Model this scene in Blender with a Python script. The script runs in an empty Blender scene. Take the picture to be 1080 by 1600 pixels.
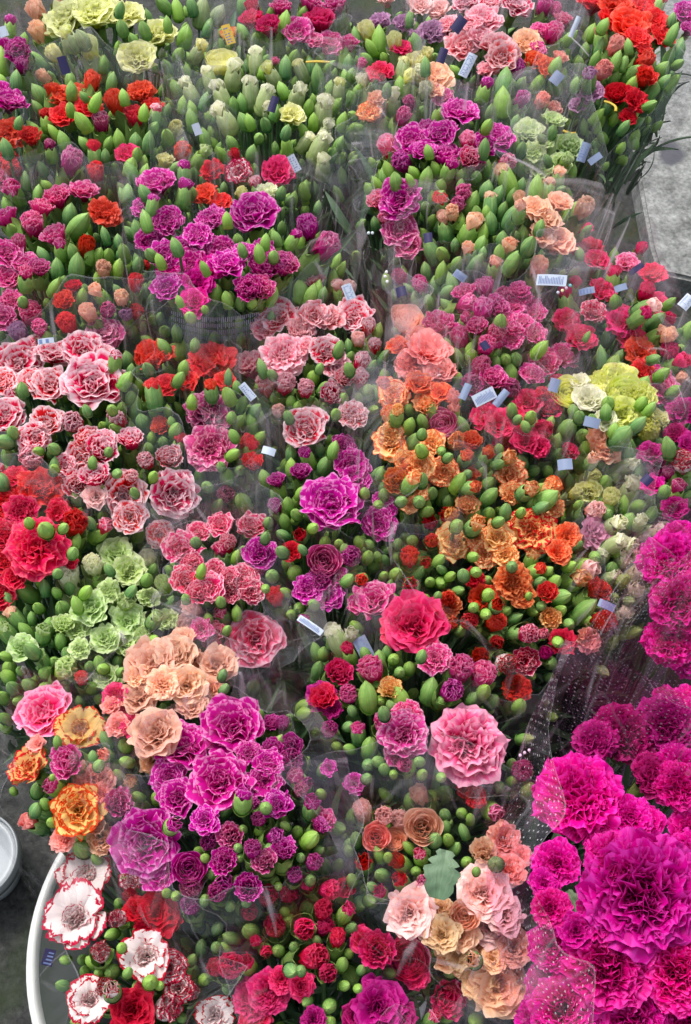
import bpy, math, random
import numpy as np
from mathutils import Vector, Matrix, Quaternion, noise as mnoise
R = math.radians
random.seed(7); RS = np.random.RandomState(7)
scn = bpy.context.scene
# ---------------------------------------------------------------- camera, sky, sun, exposure
CAM_H, DEP, VFOV = 1.45, 58.0, 50.0
cam_d = bpy.data.cameras.new('camera'); cam = bpy.data.objects.new('camera', cam_d)
scn.collection.objects.link(cam); scn.camera = cam
cam.location = (0, 0, CAM_H); cam.rotation_euler = (R(90 - DEP), 0, 0)
cam_d.sensor_fit = 'VERTICAL'; cam_d.angle_y = R(VFOV); cam_d.clip_start = 0.02; cam_d.clip_end = 200
SUN_EL, SUN_AZ = R(62), R(-35)          # azimuth measured from +Y towards +X
w = bpy.data.worlds.new('World'); scn.world = w; w.use_nodes = True
nt = w.node_tree; bg = nt.nodes['Background']
sky = nt.nodes.new('ShaderNodeTexSky'); sky.sky_type = 'NISHITA'; sky.sun_disc = False
sky.sun_elevation = SUN_EL; sky.sun_rotation = SUN_AZ; sky.dust_density = 4; sky.air_density = 1.0
hs = nt.nodes.new('ShaderNodeHueSaturation'); hs.inputs['Saturation'].default_value = 0.35   # overcast: a grey sky
nt.links.new(sky.outputs[0], hs.inputs['Color']); nt.links.new(hs.outputs[0], bg.inputs[0])
bg.inputs[1].default_value = 0.15
sd = bpy.data.lights.new('sun', 'SUN'); sd.energy = 1.4; sd.angle = R(14); sd.color = (1, .96, .9)
sun = bpy.data.objects.new('sun', sd); scn.collection.objects.link(sun)
sdir = Vector((math.sin(SUN_AZ) * math.cos(SUN_EL), math.cos(SUN_AZ) * math.cos(SUN_EL), math.sin(SUN_EL)))
sun.rotation_euler = sdir.to_track_quat('Z', 'Y').to_euler()
scn.view_settings.view_transform = 'Standard'; scn.view_settings.look = 'None'
scn.view_settings.exposure = 0.70; scn.view_settings.gamma = 1
scn.cycles.max_bounces = 8; scn.cycles.transparent_max_bounces = 24
scn.cycles.diffuse_bounces = 4; scn.cycles.glossy_bounces = 3
# ---------------------------------------------------------------- helpers
C = scn.collection
FOC = 800 / math.tan(R(VFOV / 2))
CR = Matrix.Rotation(R(90 - DEP), 3, 'X')
def at(px, py, z):
    d = CR @ Vector(((px - 540) / FOC, -(py - 800) / FOC, -1))
    t = (z - CAM_H) / d.z
    return Vector((0, 0, CAM_H)) + d * t
def mpp(px, py, z):                       # metres per photo pixel at that depth
    P = at(px, py, z) - Vector((0, 0, CAM_H))
    return -(CR.transposed() @ P).z / FOC
class G:
    """collects quads/tris with uv and material index"""
    def __init__(s): s.v = []; s.f = []; s.uv = []; s.mi = []; s.n = 0
    def grid(s, P, UV, mi=0, wrap=False):
        a, b = P.shape[:2]; idx = np.arange(a * b).reshape(a, b) + s.n
        s.v.append(P.reshape(-1, 3)); s.n += a * b; U = UV.reshape(-1, 2)
        j = np.arange(b if wrap else b - 1); j2 = (j + 1) % b
        for i in range(a - 1):
            q = np.stack([idx[i, j], idx[i, j2], idx[i + 1, j2], idx[i + 1, j]], 1)
            s.f.append(q); loc = q - (s.n - a * b)
            s.uv.append(U[loc].reshape(-1, 2)); s.mi.append(np.full(len(q), mi))
    def mesh(s, name, smooth=True):
        me = bpy.data.meshes.new(name)
        V = np.concatenate(s.v); F = np.concatenate(s.f); UV = np.concatenate(s.uv); MI = np.concatenate(s.mi)
        me.vertices.add(len(V)); me.vertices.foreach_set('co', V.astype(np.float32).ravel())
        me.loops.add(F.size); me.loops.foreach_set('vertex_index', F.astype(np.int32).ravel())
        me.polygons.add(len(F)); me.polygons.foreach_set('loop_start', np.arange(0, F.size, 4, dtype=np.int32))
        me.polygons.foreach_set('loop_total', np.full(len(F), 4, dtype=np.int32))
        me.polygons.foreach_set('material_index', MI.astype(np.int32))
        me.polygons.foreach_set('use_smooth', np.full(len(F), smooth))
        me.uv_layers.new(name='UVMap').data.foreach_set('uv', UV.astype(np.float32).ravel())
        me.update(calc_edges=True)
        return me
def link(name, me, mats, parent=None):
    if not isinstance(mats, (list, tuple)): mats = [mats]
    while len(me.materials) < len(mats): me.materials.append(None)
    o = bpy.data.objects.new(name, me); C.objects.link(o)
    for i, m in enumerate(mats):
        o.material_slots[i].link = 'OBJECT'; o.material_slots[i].material = m
    if parent: o.parent = parent
    return o
def empty(name, loc):
    o = bpy.data.objects.new(name, None); C.objects.link(o); o.location = loc; o.empty_display_size = .01
    return o
def tag(o, label=None, cat=None, group=None, kind=None):
    if label: o['label'] = label
    if cat: o['category'] = cat
    if group: o['group'] = group
    if kind: o['kind'] = kind
    return o
# ---------------------------------------------------------------- materials
def nodes(m):
    m.use_nodes = True; t = m.node_tree; t.nodes.clear(); return t, t.nodes.new, t.links.new
def petal_mat(name, deep, base, edge, t0, t1, streak=.25, rim=None):
    m = bpy.data.materials.new('petal_' + name); t, N, K = nodes(m)
    out = N('ShaderNodeOutputMaterial'); uv = N('ShaderNodeUVMap'); uv.uv_map = 'UVMap'
    oi = N('ShaderNodeObjectInfo'); sep = N('ShaderNodeSeparateXYZ'); K(uv.outputs[0], sep.inputs[0])
    mp = N('ShaderNodeVectorMath'); mp.operation = 'MULTIPLY'; mp.inputs[1].default_value = (9, 1.6, 1); K(uv.outputs[0], mp.inputs[0])
    nz = N('ShaderNodeTexNoise'); nz.noise_dimensions = '2D'; nz.inputs['Scale'].default_value = 1.3; nz.inputs['Detail'].default_value = 3
    ad0 = N('ShaderNodeVectorMath'); ad0.operation = 'ADD'; K(mp.outputs[0], ad0.inputs[0])
    cm = N('ShaderNodeCombineXYZ'); ml = N('ShaderNodeMath'); ml.operation = 'MULTIPLY'; ml.inputs[1].default_value = 77; K(oi.outputs['Random'], ml.inputs[0])
    K(ml.outputs[0], cm.inputs[0]); K(cm.outputs[0], ad0.inputs[1]); K(ad0.outputs[0], nz.inputs['Vector'])
    mr = N('ShaderNodeMapRange'); mr.inputs[3].default_value = -streak; mr.inputs[4].default_value = streak; K(nz.outputs[0], mr.inputs[0])
    ad = N('ShaderNodeMath'); ad.operation = 'ADD'; K(sep.outputs[1], ad.inputs[0]); K(mr.outputs[0], ad.inputs[1])
    cr = N('ShaderNodeValToRGB'); e = cr.color_ramp.elements
    e[0].position = 0.15; e[0].color = (*deep, 1); e[1].position = t0; e[1].color = (*base, 1)
    x = e.new(t1); x.color = (*edge, 1)
    if rim: x = e.new(min(.985, t1 + .06)); x.color = (*rim, 1)
    K(ad.outputs[0], cr.inputs[0])
    h = N('ShaderNodeHueSaturation'); hr = N('ShaderNodeMapRange'); hr.inputs[3].default_value = .488; hr.inputs[4].default_value = .512
    K(oi.outputs['Random'], hr.inputs[0]); K(hr.outputs[0], h.inputs['Hue'])
    vr = N('ShaderNodeMath'); vr.operation = 'MULTIPLY_ADD'; vr.inputs[1].default_value = .28; vr.inputs[2].default_value = .84
    fr = N('ShaderNodeMath'); fr.operation = 'FRACT'; K(ml.outputs[0], fr.inputs[0]); K(fr.outputs[0], vr.inputs[0]); K(vr.outputs[0], h.inputs['Value'])
    K(cr.outputs[0], h.inputs['Color'])
    p = N('ShaderNodeBsdfPrincipled'); p.inputs['Roughness'].default_value = .55; p.inputs['Specular IOR Level'].default_value = .25
    K(h.outputs[0], p.inputs['Base Color'])
    bp = N('ShaderNodeBump'); bp.inputs['Strength'].default_value = .35; bp.inputs['Distance'].default_value = .002; K(nz.outputs[0], bp.inputs['Height']); K(bp.outputs[0], p.inputs['Normal'])
    tr = N('ShaderNodeBsdfTranslucent'); K(h.outputs[0], tr.inputs[0])
    mx = N('ShaderNodeMixShader'); mx.inputs[0].default_value = .38; K(p.outputs[0], mx.inputs[1]); K(tr.outputs[0], mx.inputs[2]); K(mx.outputs[0], out.inputs[0])
    return m
#            colour words                                deep              base               edge             t0   t1  streak rim
PAL = {
 'pw': ('pink and white carnation with red throat', (.70,.0,.03), (.82,.0,.06), (.93,.44,.52), 0.83, 0.9, 0.15, (.97,.76,.80)),
 'pi': ('rose pink carnation with pale edges', (.62,.0,.03), (.82,.05,.11), (.92,.34,.40), 0.7, 0.88, 0.18, (.96,.64,.69)),
 'pr': ('raspberry and pale pink carnation', (.58,.0,.04), (.74,.0,.08), (.84,.05,.18), 0.66, 0.91, 0.16, (.96,.58,.66)),
 'pu': ('purple carnation with lilac edges', (.22,.0,.08), (.46,.0,.20), (.62,.003,.34), 0.5, 0.93, 0.18, (.86,.30,.65)),
 'mv': ('dusky mauve carnation', (.36,.0,.10), (.54,.015,.18), (.66,.08,.30), 0.5, 0.92, 0.18, (.87,.42,.58)),
 'mp': ('bright pink carnation', (.45,.0,.08), (.66,.01,.19), (.80,.06,.32), 0.5, 0.92, 0.2, (.90,.40,.60)),
 'co': ('coral red carnation', (.60,.0,.0), (.78,.012,.012), (.86,.035,.03), 0.4, 0.9, 0.2, (.92,.12,.10)),
 'rd': ('deep red carnation',                        (.24,.0,.0), (.44,.0,.006),(.62,.004,.012), .40, .88, .2, (.70,.02,.03)),
 'rs': ('scarlet fringed carnation', (.45,.0,.01), (.64,.0,.03), (.78,.006,.06), 0.45, 0.92, 0.15, (.86,.10,.14)),
 'cr': ('crimson pink carnation',                    (.40,.0,.03),  (.64,.0,.07),(.80,.015,.14), .40, .88, .2, (.86,.07,.22)),
 'gr': ('pale green carnation',                      (.30,.46,.06), (.44,.62,.13), (.56,.74,.26), .40, .84, .2, (.70,.82,.45)),
 'pe': ('peach carnation', (.93,.48,.30), (.95,.50,.31), (.97,.57,.38), 0.4, 0.84, 0.2, (.98,.67,.50)),
 'yp': ('apricot yellow carnation', (.82,.32,.08), (.91,.48,.18), (.96,.61,.32), 0.4, 0.84, 0.2, (.97,.71,.44)),
 'ye': ('pale yellow carnation',                     (.70,.66,.06), (.82,.80,.18), (.88,.88,.34), .40, .84, .2, (.90,.90,.50)),
 'li': ('lemon yellow carnation',                    (.60,.66,.02), (.74,.80,.06), (.84,.88,.17), .40, .84, .2, (.87,.90,.32)),
 'cw': ('creamy white carnation', (.58,.66,.30), (.74,.77,.42), (.86,.87,.60), 0.4, 0.84, 0.2, (.90,.90,.70)),
 'or': ('orange carnation with red edges', (.90,.22,.02), (.93,.42,.09), (.95,.60,.24), 0.3, 0.78, 0.1, (.96,.68,.33)),
 'oy': ('yellow and orange carnation with red edges',(.84,.20,.01), (.90,.38,.05), (.93,.60,.18), .35, .62, .16, (.93,.64,.22)),
 'rr': ('orange red carnation',                      (.70,.01,.0), (.84,.04,.01), (.90,.14,.04), .45, .88, .22, (.92,.30,.12)),
 'wr': ('white carnation edged in red', (.50,.0,.03), (.80,.22,.22), (.91,.82,.80), 0.14, 0.4, 0.1, (.91,.84,.82)),
 'sa': ('salmon pink carnation', (.84,.17,.13), (.91,.25,.20), (.95,.36,.30), 0.4, 0.84, 0.2, (.97,.48,.42)),
 'lp': ('blush pink carnation', (.86,.28,.20), (.92,.44,.35), (.95,.58,.53), 0.35, 0.8, 0.2, (.97,.70,.67)),
 'pk': ('large pink carnation', (.38,.0,.05), (.66,.0,.13), (.88,.16,.40), 0.74, 0.88, 0.12, (.94,.42,.60)),
 'hp': ('hot pink carnation with pale edges', (.65,.0,.06), (.84,.0,.14), (.90,.14,.34), 0.68, 0.9, 0.15, (.94,.50,.66)),
 'mg': ('magenta carnation', (.22,.0,.06), (.52,.0,.18), (.74,.0,.30), 0.4, 0.93, 0.3, (.86,.05,.48)),
 'dk': ('dark wine carnation',                       (.10,.0,.02),  (.26,.0,.07),  (.46,.0,.17), .40, .88, .2, (.55,.03,.25)),
 'gp': ('dull lilac carnation',                      (.20,.03,.14), (.32,.07,.24), (.52,.22,.44), .40, .84, .25, (.62,.36,.55)),
 'pv': ('carnation striped white and magenta',       (.42,.0,.12),  (.52,.02,.2),  (.84,.42,.60), .40, .66, .5, None),
}
M = {k: petal_mat(k, *v[1:]) for k, v in PAL.items()}
def picotee(m, width, col):      # add a crisp coloured margin: the petal's own pattern, from its v coordinate
    t = m.node_tree; cr = [n for n in t.nodes if n.type == 'VALTORGB'][0]; e = cr.color_ramp.elements
    while len(e) > 4: e.remove(e[len(e) - 1])
    x = e.new(1 - width - .025); x.color = e[len(e) - 2].color
    a = e.new(1 - width); a.color = (*col, 1)
    for i in range(len(e)):
        if e[i].position >= 1 - width - .001: e[i].color = (*col, 1)
for k, wd, c in (('wr', .065, (.55, .0, .05)), ('oy', .05, (.76, .05, .01)), ('or', .025, (.90, .16, .04))): picotee(M[k], wd, c)
def green_mat(name, a, b, c, rough=.5):
    m = bpy.data.materials.new(name); t, N, K = nodes(m)
    out = N('ShaderNodeOutputMaterial'); uv = N('ShaderNodeUVMap'); uv.uv_map = 'UVMap'; oi = N('ShaderNodeObjectInfo')
    sep = N('ShaderNodeSeparateXYZ'); K(uv.outputs[0], sep.inputs[0])
    mp = N('ShaderNodeVectorMath'); mp.operation = 'MULTIPLY'; mp.inputs[1].default_value = (16, 1.2, 1); K(uv.outputs[0], mp.inputs[0])
    nz = N('ShaderNodeTexNoise'); nz.inputs['Scale'].default_value = 1.6; nz.inputs['Detail'].default_value = 3; K(mp.outputs[0], nz.inputs['Vector'])
    tc = N('ShaderNodeTexCoord'); n2 = N('ShaderNodeTexNoise'); n2.inputs['Scale'].default_value = 3; K(tc.outputs['Object'], n2.inputs['Vector'])
    r1 = N('ShaderNodeValToRGB'); e = r1.color_ramp.elements; e[0].color = (*a, 1); e[0].position = .1; e[1].color = (*b, 1); e[1].position = .9
    fl = N('ShaderNodeMath'); fl.operation = 'FLOOR'; K(sep.outputs[0], fl.inputs[0]); fm = N('ShaderNodeMath'); fm.operation = 'MULTIPLY_ADD'; fm.inputs[1].default_value = .618034
    K(fl.outputs[0], fm.inputs[0]); K(oi.outputs['Random'], fm.inputs[2]); fx = N('ShaderNodeMath'); fx.operation = 'FRACT'; K(fm.outputs[0], fx.inputs[0]); K(fx.outputs[0], r1.inputs[0])
    mx = N('ShaderNodeMix'); mx.data_type = 'RGBA'; K(r1.outputs[0], mx.inputs[6]); mx.inputs[7].default_value = (*c, 1)
    s = N('ShaderNodeMath'); s.operation = 'MULTIPLY_ADD'; s.inputs[1].default_value = .9; s.inputs[2].default_value = -.42; K(nz.outputs[0], s.inputs[0])
    s2 = N('ShaderNodeMath'); s2.operation = 'MULTIPLY_ADD'; s2.inputs[1].default_value = .45; s2.use_clamp = True; K(sep.outputs[1], s2.inputs[0]); K(s.outputs[0], s2.inputs[2])
    K(s2.outputs[0], mx.inputs[0])
    m3 = N('ShaderNodeMix'); m3.data_type = 'RGBA'; m3.blend_type = 'MULTIPLY'; m3.inputs[0].default_value = .5; K(mx.outputs[2], m3.inputs[6]); K(n2.outputs[0], m3.inputs[7])
    g = N('ShaderNodeGamma'); g.inputs[1].default_value = .95; K(m3.outputs[2], g.inputs[0])
    p = N('ShaderNodeBsdfPrincipled'); p.inputs['Roughness'].default_value = rough; p.inputs['Specular IOR Level'].default_value = .3
    K(g.outputs[0], p.inputs['Base Color'])
    bp = N('ShaderNodeBump'); bp.inputs['Strength'].default_value = .3; bp.inputs['Distance'].default_value = .002; K(nz.outputs[0], bp.inputs['Height']); K(bp.outputs[0], p.inputs['Normal'])
    K(p.outputs[0], out.inputs[0]); return m
MB_ = green_mat('bud_green', (.035, .21, .07), (.23, .50, .03), (.50, .72, .20))
MBC = green_mat('bud_pale', (.14, .27, .06), (.30, .44, .11), (.72, .74, .44))
MC_ = green_mat('calyx_green', (.10, .24, .045), (.20, .38, .06), (.36, .50, .14))
MS_ = green_mat('stem_green', (.05, .14, .05), (.09, .20, .05), (.18, .30, .12), .5)
ML_ = green_mat('leaf_green', (.04, .11, .05), (.08, .18, .06), (.2, .3, .16), .5)
def plain(name, col, rough=.5, spec=.4, noise=None, metallic=0):
    m = bpy.data.materials.new(name); t, N, K = nodes(m)
    out = N('ShaderNodeOutputMaterial'); p = N('ShaderNodeBsdfPrincipled'); p.inputs['Roughness'].default_value = rough
    p.inputs['Specular IOR Level'].default_value = spec; p.inputs['Base Color'].default_value = (*col, 1); K(p.outputs[0], out.inputs[0])
    if noise:
        sc, col2, bump = noise; tc = N('ShaderNodeTexCoord'); nz = N('ShaderNodeTexNoise'); nz.inputs['Scale'].default_value = sc; nz.inputs['Detail'].default_value = 8
        nz.inputs['Roughness'].default_value = .7; K(tc.outputs['Object'], nz.inputs['Vector'])
        cr = N('ShaderNodeValToRGB'); e = cr.color_ramp.elements; e[0].position = .36; e[0].color = (*col, 1); e[1].position = .66; e[1].color = (*col2, 1)
        K(nz.outputs[0], cr.inputs[0]); K(cr.outputs[0], p.inputs['Base Color'])
        b = N('ShaderNodeBump'); b.inputs['Strength'].default_value = bump; b.inputs['Distance'].default_value = .004; K(nz.outputs[0], b.inputs['Height']); K(b.outputs[0], p.inputs['Normal'])
    return m
# ---------------------------------------------------------------- flower meshes (diameter 1, calyx mouth at z = 0)
def sm(x): return x * x * (3 - 2 * x)
def add_petal(g, rs, L, W, phi, es, ee, ruf, nr, teeth, nt_, cup, nu=13, nv=8, r0=.03, z0=0., idx=0, bend=1., inner=0, kindG=False):
    v = np.linspace(0, 1, nv); u = np.linspace(-1, 1, nu)
    vf = np.linspace(0, 1.12, 40); e = es + (ee - es) * sm(np.clip(vf * bend, 0, 1))
    ds = L * (vf[1] - vf[0]); rc = r0 + np.concatenate([[0], np.cumsum(np.cos(e[:-1]) * ds)]); zc = z0 + np.concatenate([[0], np.cumsum(np.sin(e[:-1]) * ds)])
    V, U = np.meshgrid(v, u, indexing='ij')
    tri = np.abs(((U * nt_ + rs.rand()) % 1) * 2 - 1) * (.6 + .8 * rs.rand(1, nu))
    s = V * (1 - .20 * U ** 2 * V) + teeth * (tri - .5) * V ** 8
    s += .05 * V ** 3 * np.sin(U * 2.3 + rs.rand() * 6)
    if kindG: s = s - V ** 3 * (.16 * np.exp(-((U - rs.uniform(-.3, .3)) / .10) ** 2) + .16 * np.abs(U) ** 4)
    rr = np.interp(s, vf, rc); zz = np.interp(s, vf, zc); ee_ = np.interp(s, vf, e)
    wid = W * L * (.16 + .84 * sm(np.clip(V * 1.15, 0, 1)))
    ph = rs.rand(3) * 6.28
    off = ruf * V ** 1.6 * (np.sin(nr * U * 3.1 + ph[0]) * (.55 + .45 * np.abs(U)) + .5 * np.sin(nr * 1.9 * U * 3.1 + ph[1]) * V)
    off += cup * (U ** 2) * wid * V + ruf * .6 * np.sin(3 * V + ph[2]) * V
    y = wid * U + .25 * ruf * V * np.cos(nr * U * 3.1 + ph[1])
    rr2 = rr - np.sin(ee_) * off; zz2 = zz + np.cos(ee_) * off
    P = np.stack([rr2 * math.cos(phi) - y * math.sin(phi), rr2 * math.sin(phi) + y * math.cos(phi), zz2], -1)
    de = np.minimum(1 - V, (1 - np.abs(U)) * W * 2.0 + .03); vv = V + (np.maximum(V, 1 - de) - V) * np.clip((V - .35) / .3, 0, 1)
    if inner: vv = np.where(vv > .88, vv, vv * inner)
    UV = np.stack([(U + 1) / 2 + idx * 3.17, vv], -1)
    g.grid(P, UV)
def bloom(kind, seed):
    rs = np.random.RandomState(seed); g = G(); k = 0; op = rs.uniform(.72, 1.15); lean = rs.uniform(0, 16) if kind in 'ABC' else 4; la = rs.rand() * 6.28
    def ring(n, L, W, es, ee, ruf, nr, teeth, nt_, cup, jit=.25, **kw):
        nonlocal k; a0 = rs.rand() * 6.28
        for i in range(n):
            ph = a0 + (i + jit * (rs.rand() - .5) * 2) * 2 * math.pi / n
            l = L * (1 + .14 * (rs.rand() - .5)); e2 = R(90 - (90 - ee) * (op if kind in 'AB' else 1) + 18 * (rs.rand() - .5) + lean * math.cos(ph - la))
            add_petal(g, rs, l, W * (1 + .2 * (rs.rand() - .5)), ph, R(es), e2, ruf * (.7 + .6 * rs.rand()), nr, teeth, nt_, cup, idx=k, **kw); k += 1
    if kind == 'A':      # open spray bloom, wide wavy petals round an upright crumpled heart
        ring(6, .58, .66, 82, 6, .045, 1.6, .05, 9, .06, nu=21); ring(6, .55, .64, 84, 24, .05, 1.7, .05, 9, .12, nu=21, jit=.5)
        ring(6, .50, .62, 86, 42, .052, 1.9, .06, 8, .16, nu=19, jit=.6); ring(6, .45, .6, 88, 58, .052, 2., .06, 8, .25, nu=17, jit=.8)
        ring(6, .40, .5, 90, 72, .05, 2.1, .06, 7, .35, jit=.9, nu=17); ring(5, .36, .45, 91, 86, .045, 2.3, .06, 6, .45, jit=.9)
    elif kind == 'B':    # full ruffled bloom
        ring(8, .58, .5, 80, 2, .055, 2.1, .09, 8, .0, nu=19); ring(8, .55, .5, 84, 20, .06, 2.2, .09, 8, .0, nu=19, jit=.5)
        ring(8, .51, .5, 86, 38, .062, 2.3, .09, 8, .05, nu=19, jit=.6); ring(8, .48, .45, 88, 55, .062, 2.3, .09, 7, .1, jit=.7, nu=17)
        ring(8, .44, .42, 90, 70, .06, 2.4, .09, 7, .2, jit=.9, nu=17); ring(7, .40, .4, 92, 84, .055, 2.4, .09, 7, .2, jit=.9, nu=15)
    elif kind == 'C':    # large show carnation: dense dome of toothed petals
        for (n, L, ee) in ((11, .58, -8), (11, .57, 10), (12, .56, 26), (12, .55, 40), (12, .53, 53), (11, .51, 65), (10, .50, 76), (9, .48, 88)):
            ring(n, L, .46, 84, ee, .066, 2.5, .07, 11, .02, jit=1.3, nu=25, nv=9)
    elif kind == 'G':    # flat picotee: ring of broad flat petals round a tight crinkled middle
        ring(5, .62, .50, 80, -2, .035, 1.5, .05, 6, .02, nu=23, nv=12, jit=.5, kindG=True); ring(5, .54, .44, 82, 16, .045, 1.7, .05, 6, .05, nu=23, nv=12, jit=.8, kindG=True)
        ring(7, .36, .5, 88, 42, .045, 2, .08, 7, .1, jit=.6, inner=.8, nu=17); ring(8, .35, .42, 90, 68, .05, 2.2, .08, 6, .2, jit=.9, inner=.65, nu=15); ring(8, .32, .4, 92, 86, .05, 2.2, .08, 6, .2, jit=.9, inner=.5, nu=15)
    elif kind == 'R':    # tight rose-like bloom, petals wrapped around one another
        for i in range(26):
            t = i / 25; ph = i * 2.4
            add_petal(g, rs, .62 - .20 * t, .75 - .25 * t, ph, R(50 + 42 * t), R(70 + 24 * t), .012, 1.2, .03, 5, .75, r0=.30 * (1 - t) ** .8 + .01, z0=.0, idx=i)
    elif kind == 'D':    # half-open: crumpled tuft standing out of the calyx
        for (n, L, r0, es, ee, rf, cp) in ((6, .72, .27, 82, 92, .035, .55), (6, .80, .20, 86, 96, .05, .4), (6, .84, .13, 88, 92, .06, .3), (5, .86, .06, 88, 90, .07, .3)):
            for i in range(n):
                add_petal(g, rs, L * (1 + .12 * (rs.rand() - .5)), .42, (i + rs.rand() * .5) * 6.283 / n + r0 * 9, R(es), R(ee + 14 * (rs.rand() - .5)), rf, 2.1, .07, 4, cp, r0=r0, idx=k, nu=11, nv=7); k += 1
    elif kind == 'E':    # wider half-open tuft flaring at the top
        for (n, L, r0, es, ee, rf, cp) in ((7, .66, .24, 78, 46, .05, .2), (7, .70, .18, 84, 62, .06, .2), (6, .74, .12, 88, 76, .06, .2), (5, .76, .05, 88, 88, .07, .2)):
            for i in range(n):
                add_petal(g, rs, L * (1 + .12 * (rs.rand() - .5)), .40, (i + rs.rand() * .5) * 6.283 / n + r0 * 9, R(es), R(ee + 16 * (rs.rand() - .5)), rf, 2.2, .08, 5, cp, r0=r0, idx=k, nu=13, nv=7); k += 1
    elif kind == 'T':    # petal tip: small furled cone between the sepals
        for i in range(9):
            t = i / 8
            add_petal(g, rs, .62 + .1 * rs.rand(), .5, i * 2.4, R(88), R(104), .02, 1.5, .04, 3, .6, r0=.30 * (1 - t) + .02, z0=0, idx=i, nu=9, nv=6)
    return g.mesh('petals_' + kind)
def lathe(g, prof, n=20, fn=None, mi=0, vscale=1., seamv=0., a=0.):
    th = np.linspace(0, 2 * math.pi, n, endpoint=False); P = np.zeros((len(prof), n, 3)); U = np.zeros((len(prof), n, 2))
    z0, z1 = prof[0][1], prof[-1][1]
    for i, (r, z) in enumerate(prof):
        t = i / (len(prof) - 1)
        rr, zz = (r * np.ones(n), z * np.ones(n)) if fn is None else fn(th, r, z, t)
        P[i] = np.stack([rr * np.cos(th), rr * np.sin(th), zz], -1); U[i, :, 0] = np.abs(th / math.pi - 1); U[i, :, 1] = t * vscale
        if seamv: U[i, :, 1] += seamv * t * np.exp(-((np.abs((((th + a) * 5 / (2 * math.pi)) % 1) * 2 - 1)) / .2) ** 2) + .9 * max(0, t - .88)
    g.grid(P, U, mi, wrap=True)
def calyx(rad, length, tooth, flare, seed=0):
    g = G()
    def fn(th, r, z, t):
        s = np.abs(((th * 5 / (2 * math.pi) + .1 * seed) % 1) * 2 - 1)          # 1 at a tooth, 0 between
        k = np.clip((t - .6) / .4, 0, 1)
        return r * (1 + .05 * np.cos(5 * th)) + flare * k * k * s, z + tooth * k * (s - .5) * 1.6
    lathe(g, [(rad * .25, -length), (rad * .75, -length * .96), (rad * .9, -length * .8), (rad * .95, -length * .55), (rad, -length * .25), (rad * 1.04, 0), (rad * 1.06, .02)], 20, fn)
    def fb(th, r, z, t): return r * (1 + .12 * np.cos(2 * th)), z + .12 * length * t * np.cos(2 * th)
    lathe(g, [(rad * .3, -length * 1.02), (rad * .98, -length * .93), (rad * 1.05, -length * .74)], 16, fb)
    return g.mesh('calyx')
def closed_bud(seed, tip=False):
    rs = np.random.RandomState(seed); g = G(); L = 1.42 + .5 * rs.rand() ** 1.3; a = rs.rand() * 6
    prof = [(.14, 0), (.30, .04), (.39, .2), (.455, .45), (.48, .72), (.445, .98), (.37, 1.18), (.265, 1.36), (.17, 1.46), (.09, 1.55), (.02, 1.63)]
    if tip: prof = prof[:6] + [(.44, 1.10), (.42, 1.2), (.40, 1.27)]
    prof = [(r, z * L / 1.6) for r, z in prof]
    def fn(th, r, z, t):
        s = np.abs((((th + a) * 5 / (2 * math.pi)) % 1) * 2 - 1); seam = np.exp(-((s) / .16) ** 2) * t
        rr = r * (1 - .13 * seam * (1 if not tip else .4)) * (1 + .03 * np.cos(2 * th + a)); zz = z + 0 * th + (0 if tip else .05 * t ** 3 * s)
        if tip: kk = np.clip((t - .6) / .4, 0, 1); zz = z + .32 * kk * (s - .6); rr = rr * (1 - .12 * kk * s)
        return rr, zz
    lathe(g, prof, 30, fn, seamv=.9, a=a)
    def fb(th, r, z, t): return r * (1 + .06 * np.cos(2 * th + a)), z + .16 * t * np.cos(2 * th + a)
    lathe(g, [(.15, -.03), (.37, .03), (.47, .18), (.5, .34)], 18, fb, vscale=.3)
    return g.mesh('bud')
def stem_mesh(seed):
    rs = np.random.RandomState(seed); g = G(); n = 7; P = np.zeros((n, 6, 3)); U = np.zeros((n, 6, 2)); b = (rs.rand(2) - .5) * .03
    for i in range(n):
        t = i / (n - 1); r = .0016 + .0009 * t; c = b * math.sin(t * math.pi)
        th = np.linspace(0, 2 * math.pi, 6, endpoint=False); P[i] = np.stack([c[0] + r * np.cos(th), c[1] + r * np.sin(th), np.full(6, -.26 * t)], -1)
        U[i, :, 0] = th / 6.28; U[i, :, 1] = t * .3
    g.grid(P, U, 0, True); return g.mesh('stem')
PM = {k: [bloom(k, 11 * i + ord(k)) for i in range(n)] for k, n in dict(A=10, B=8, C=4, G=4, R=3, D=8, E=6, T=4).items()}
CAL = {'open': [calyx(.13, .42, .10, .05, i) for i in range(2)], 'half': [calyx(.40, .95, .30, .04, i) for i in range(3)]}
BUD = [closed_bud(i) for i in range(12)]; BTIP = [closed_bud(20 + i, True) for i in range(6)]
STM = [stem_mesh(i) for i in range(5)]
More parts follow.
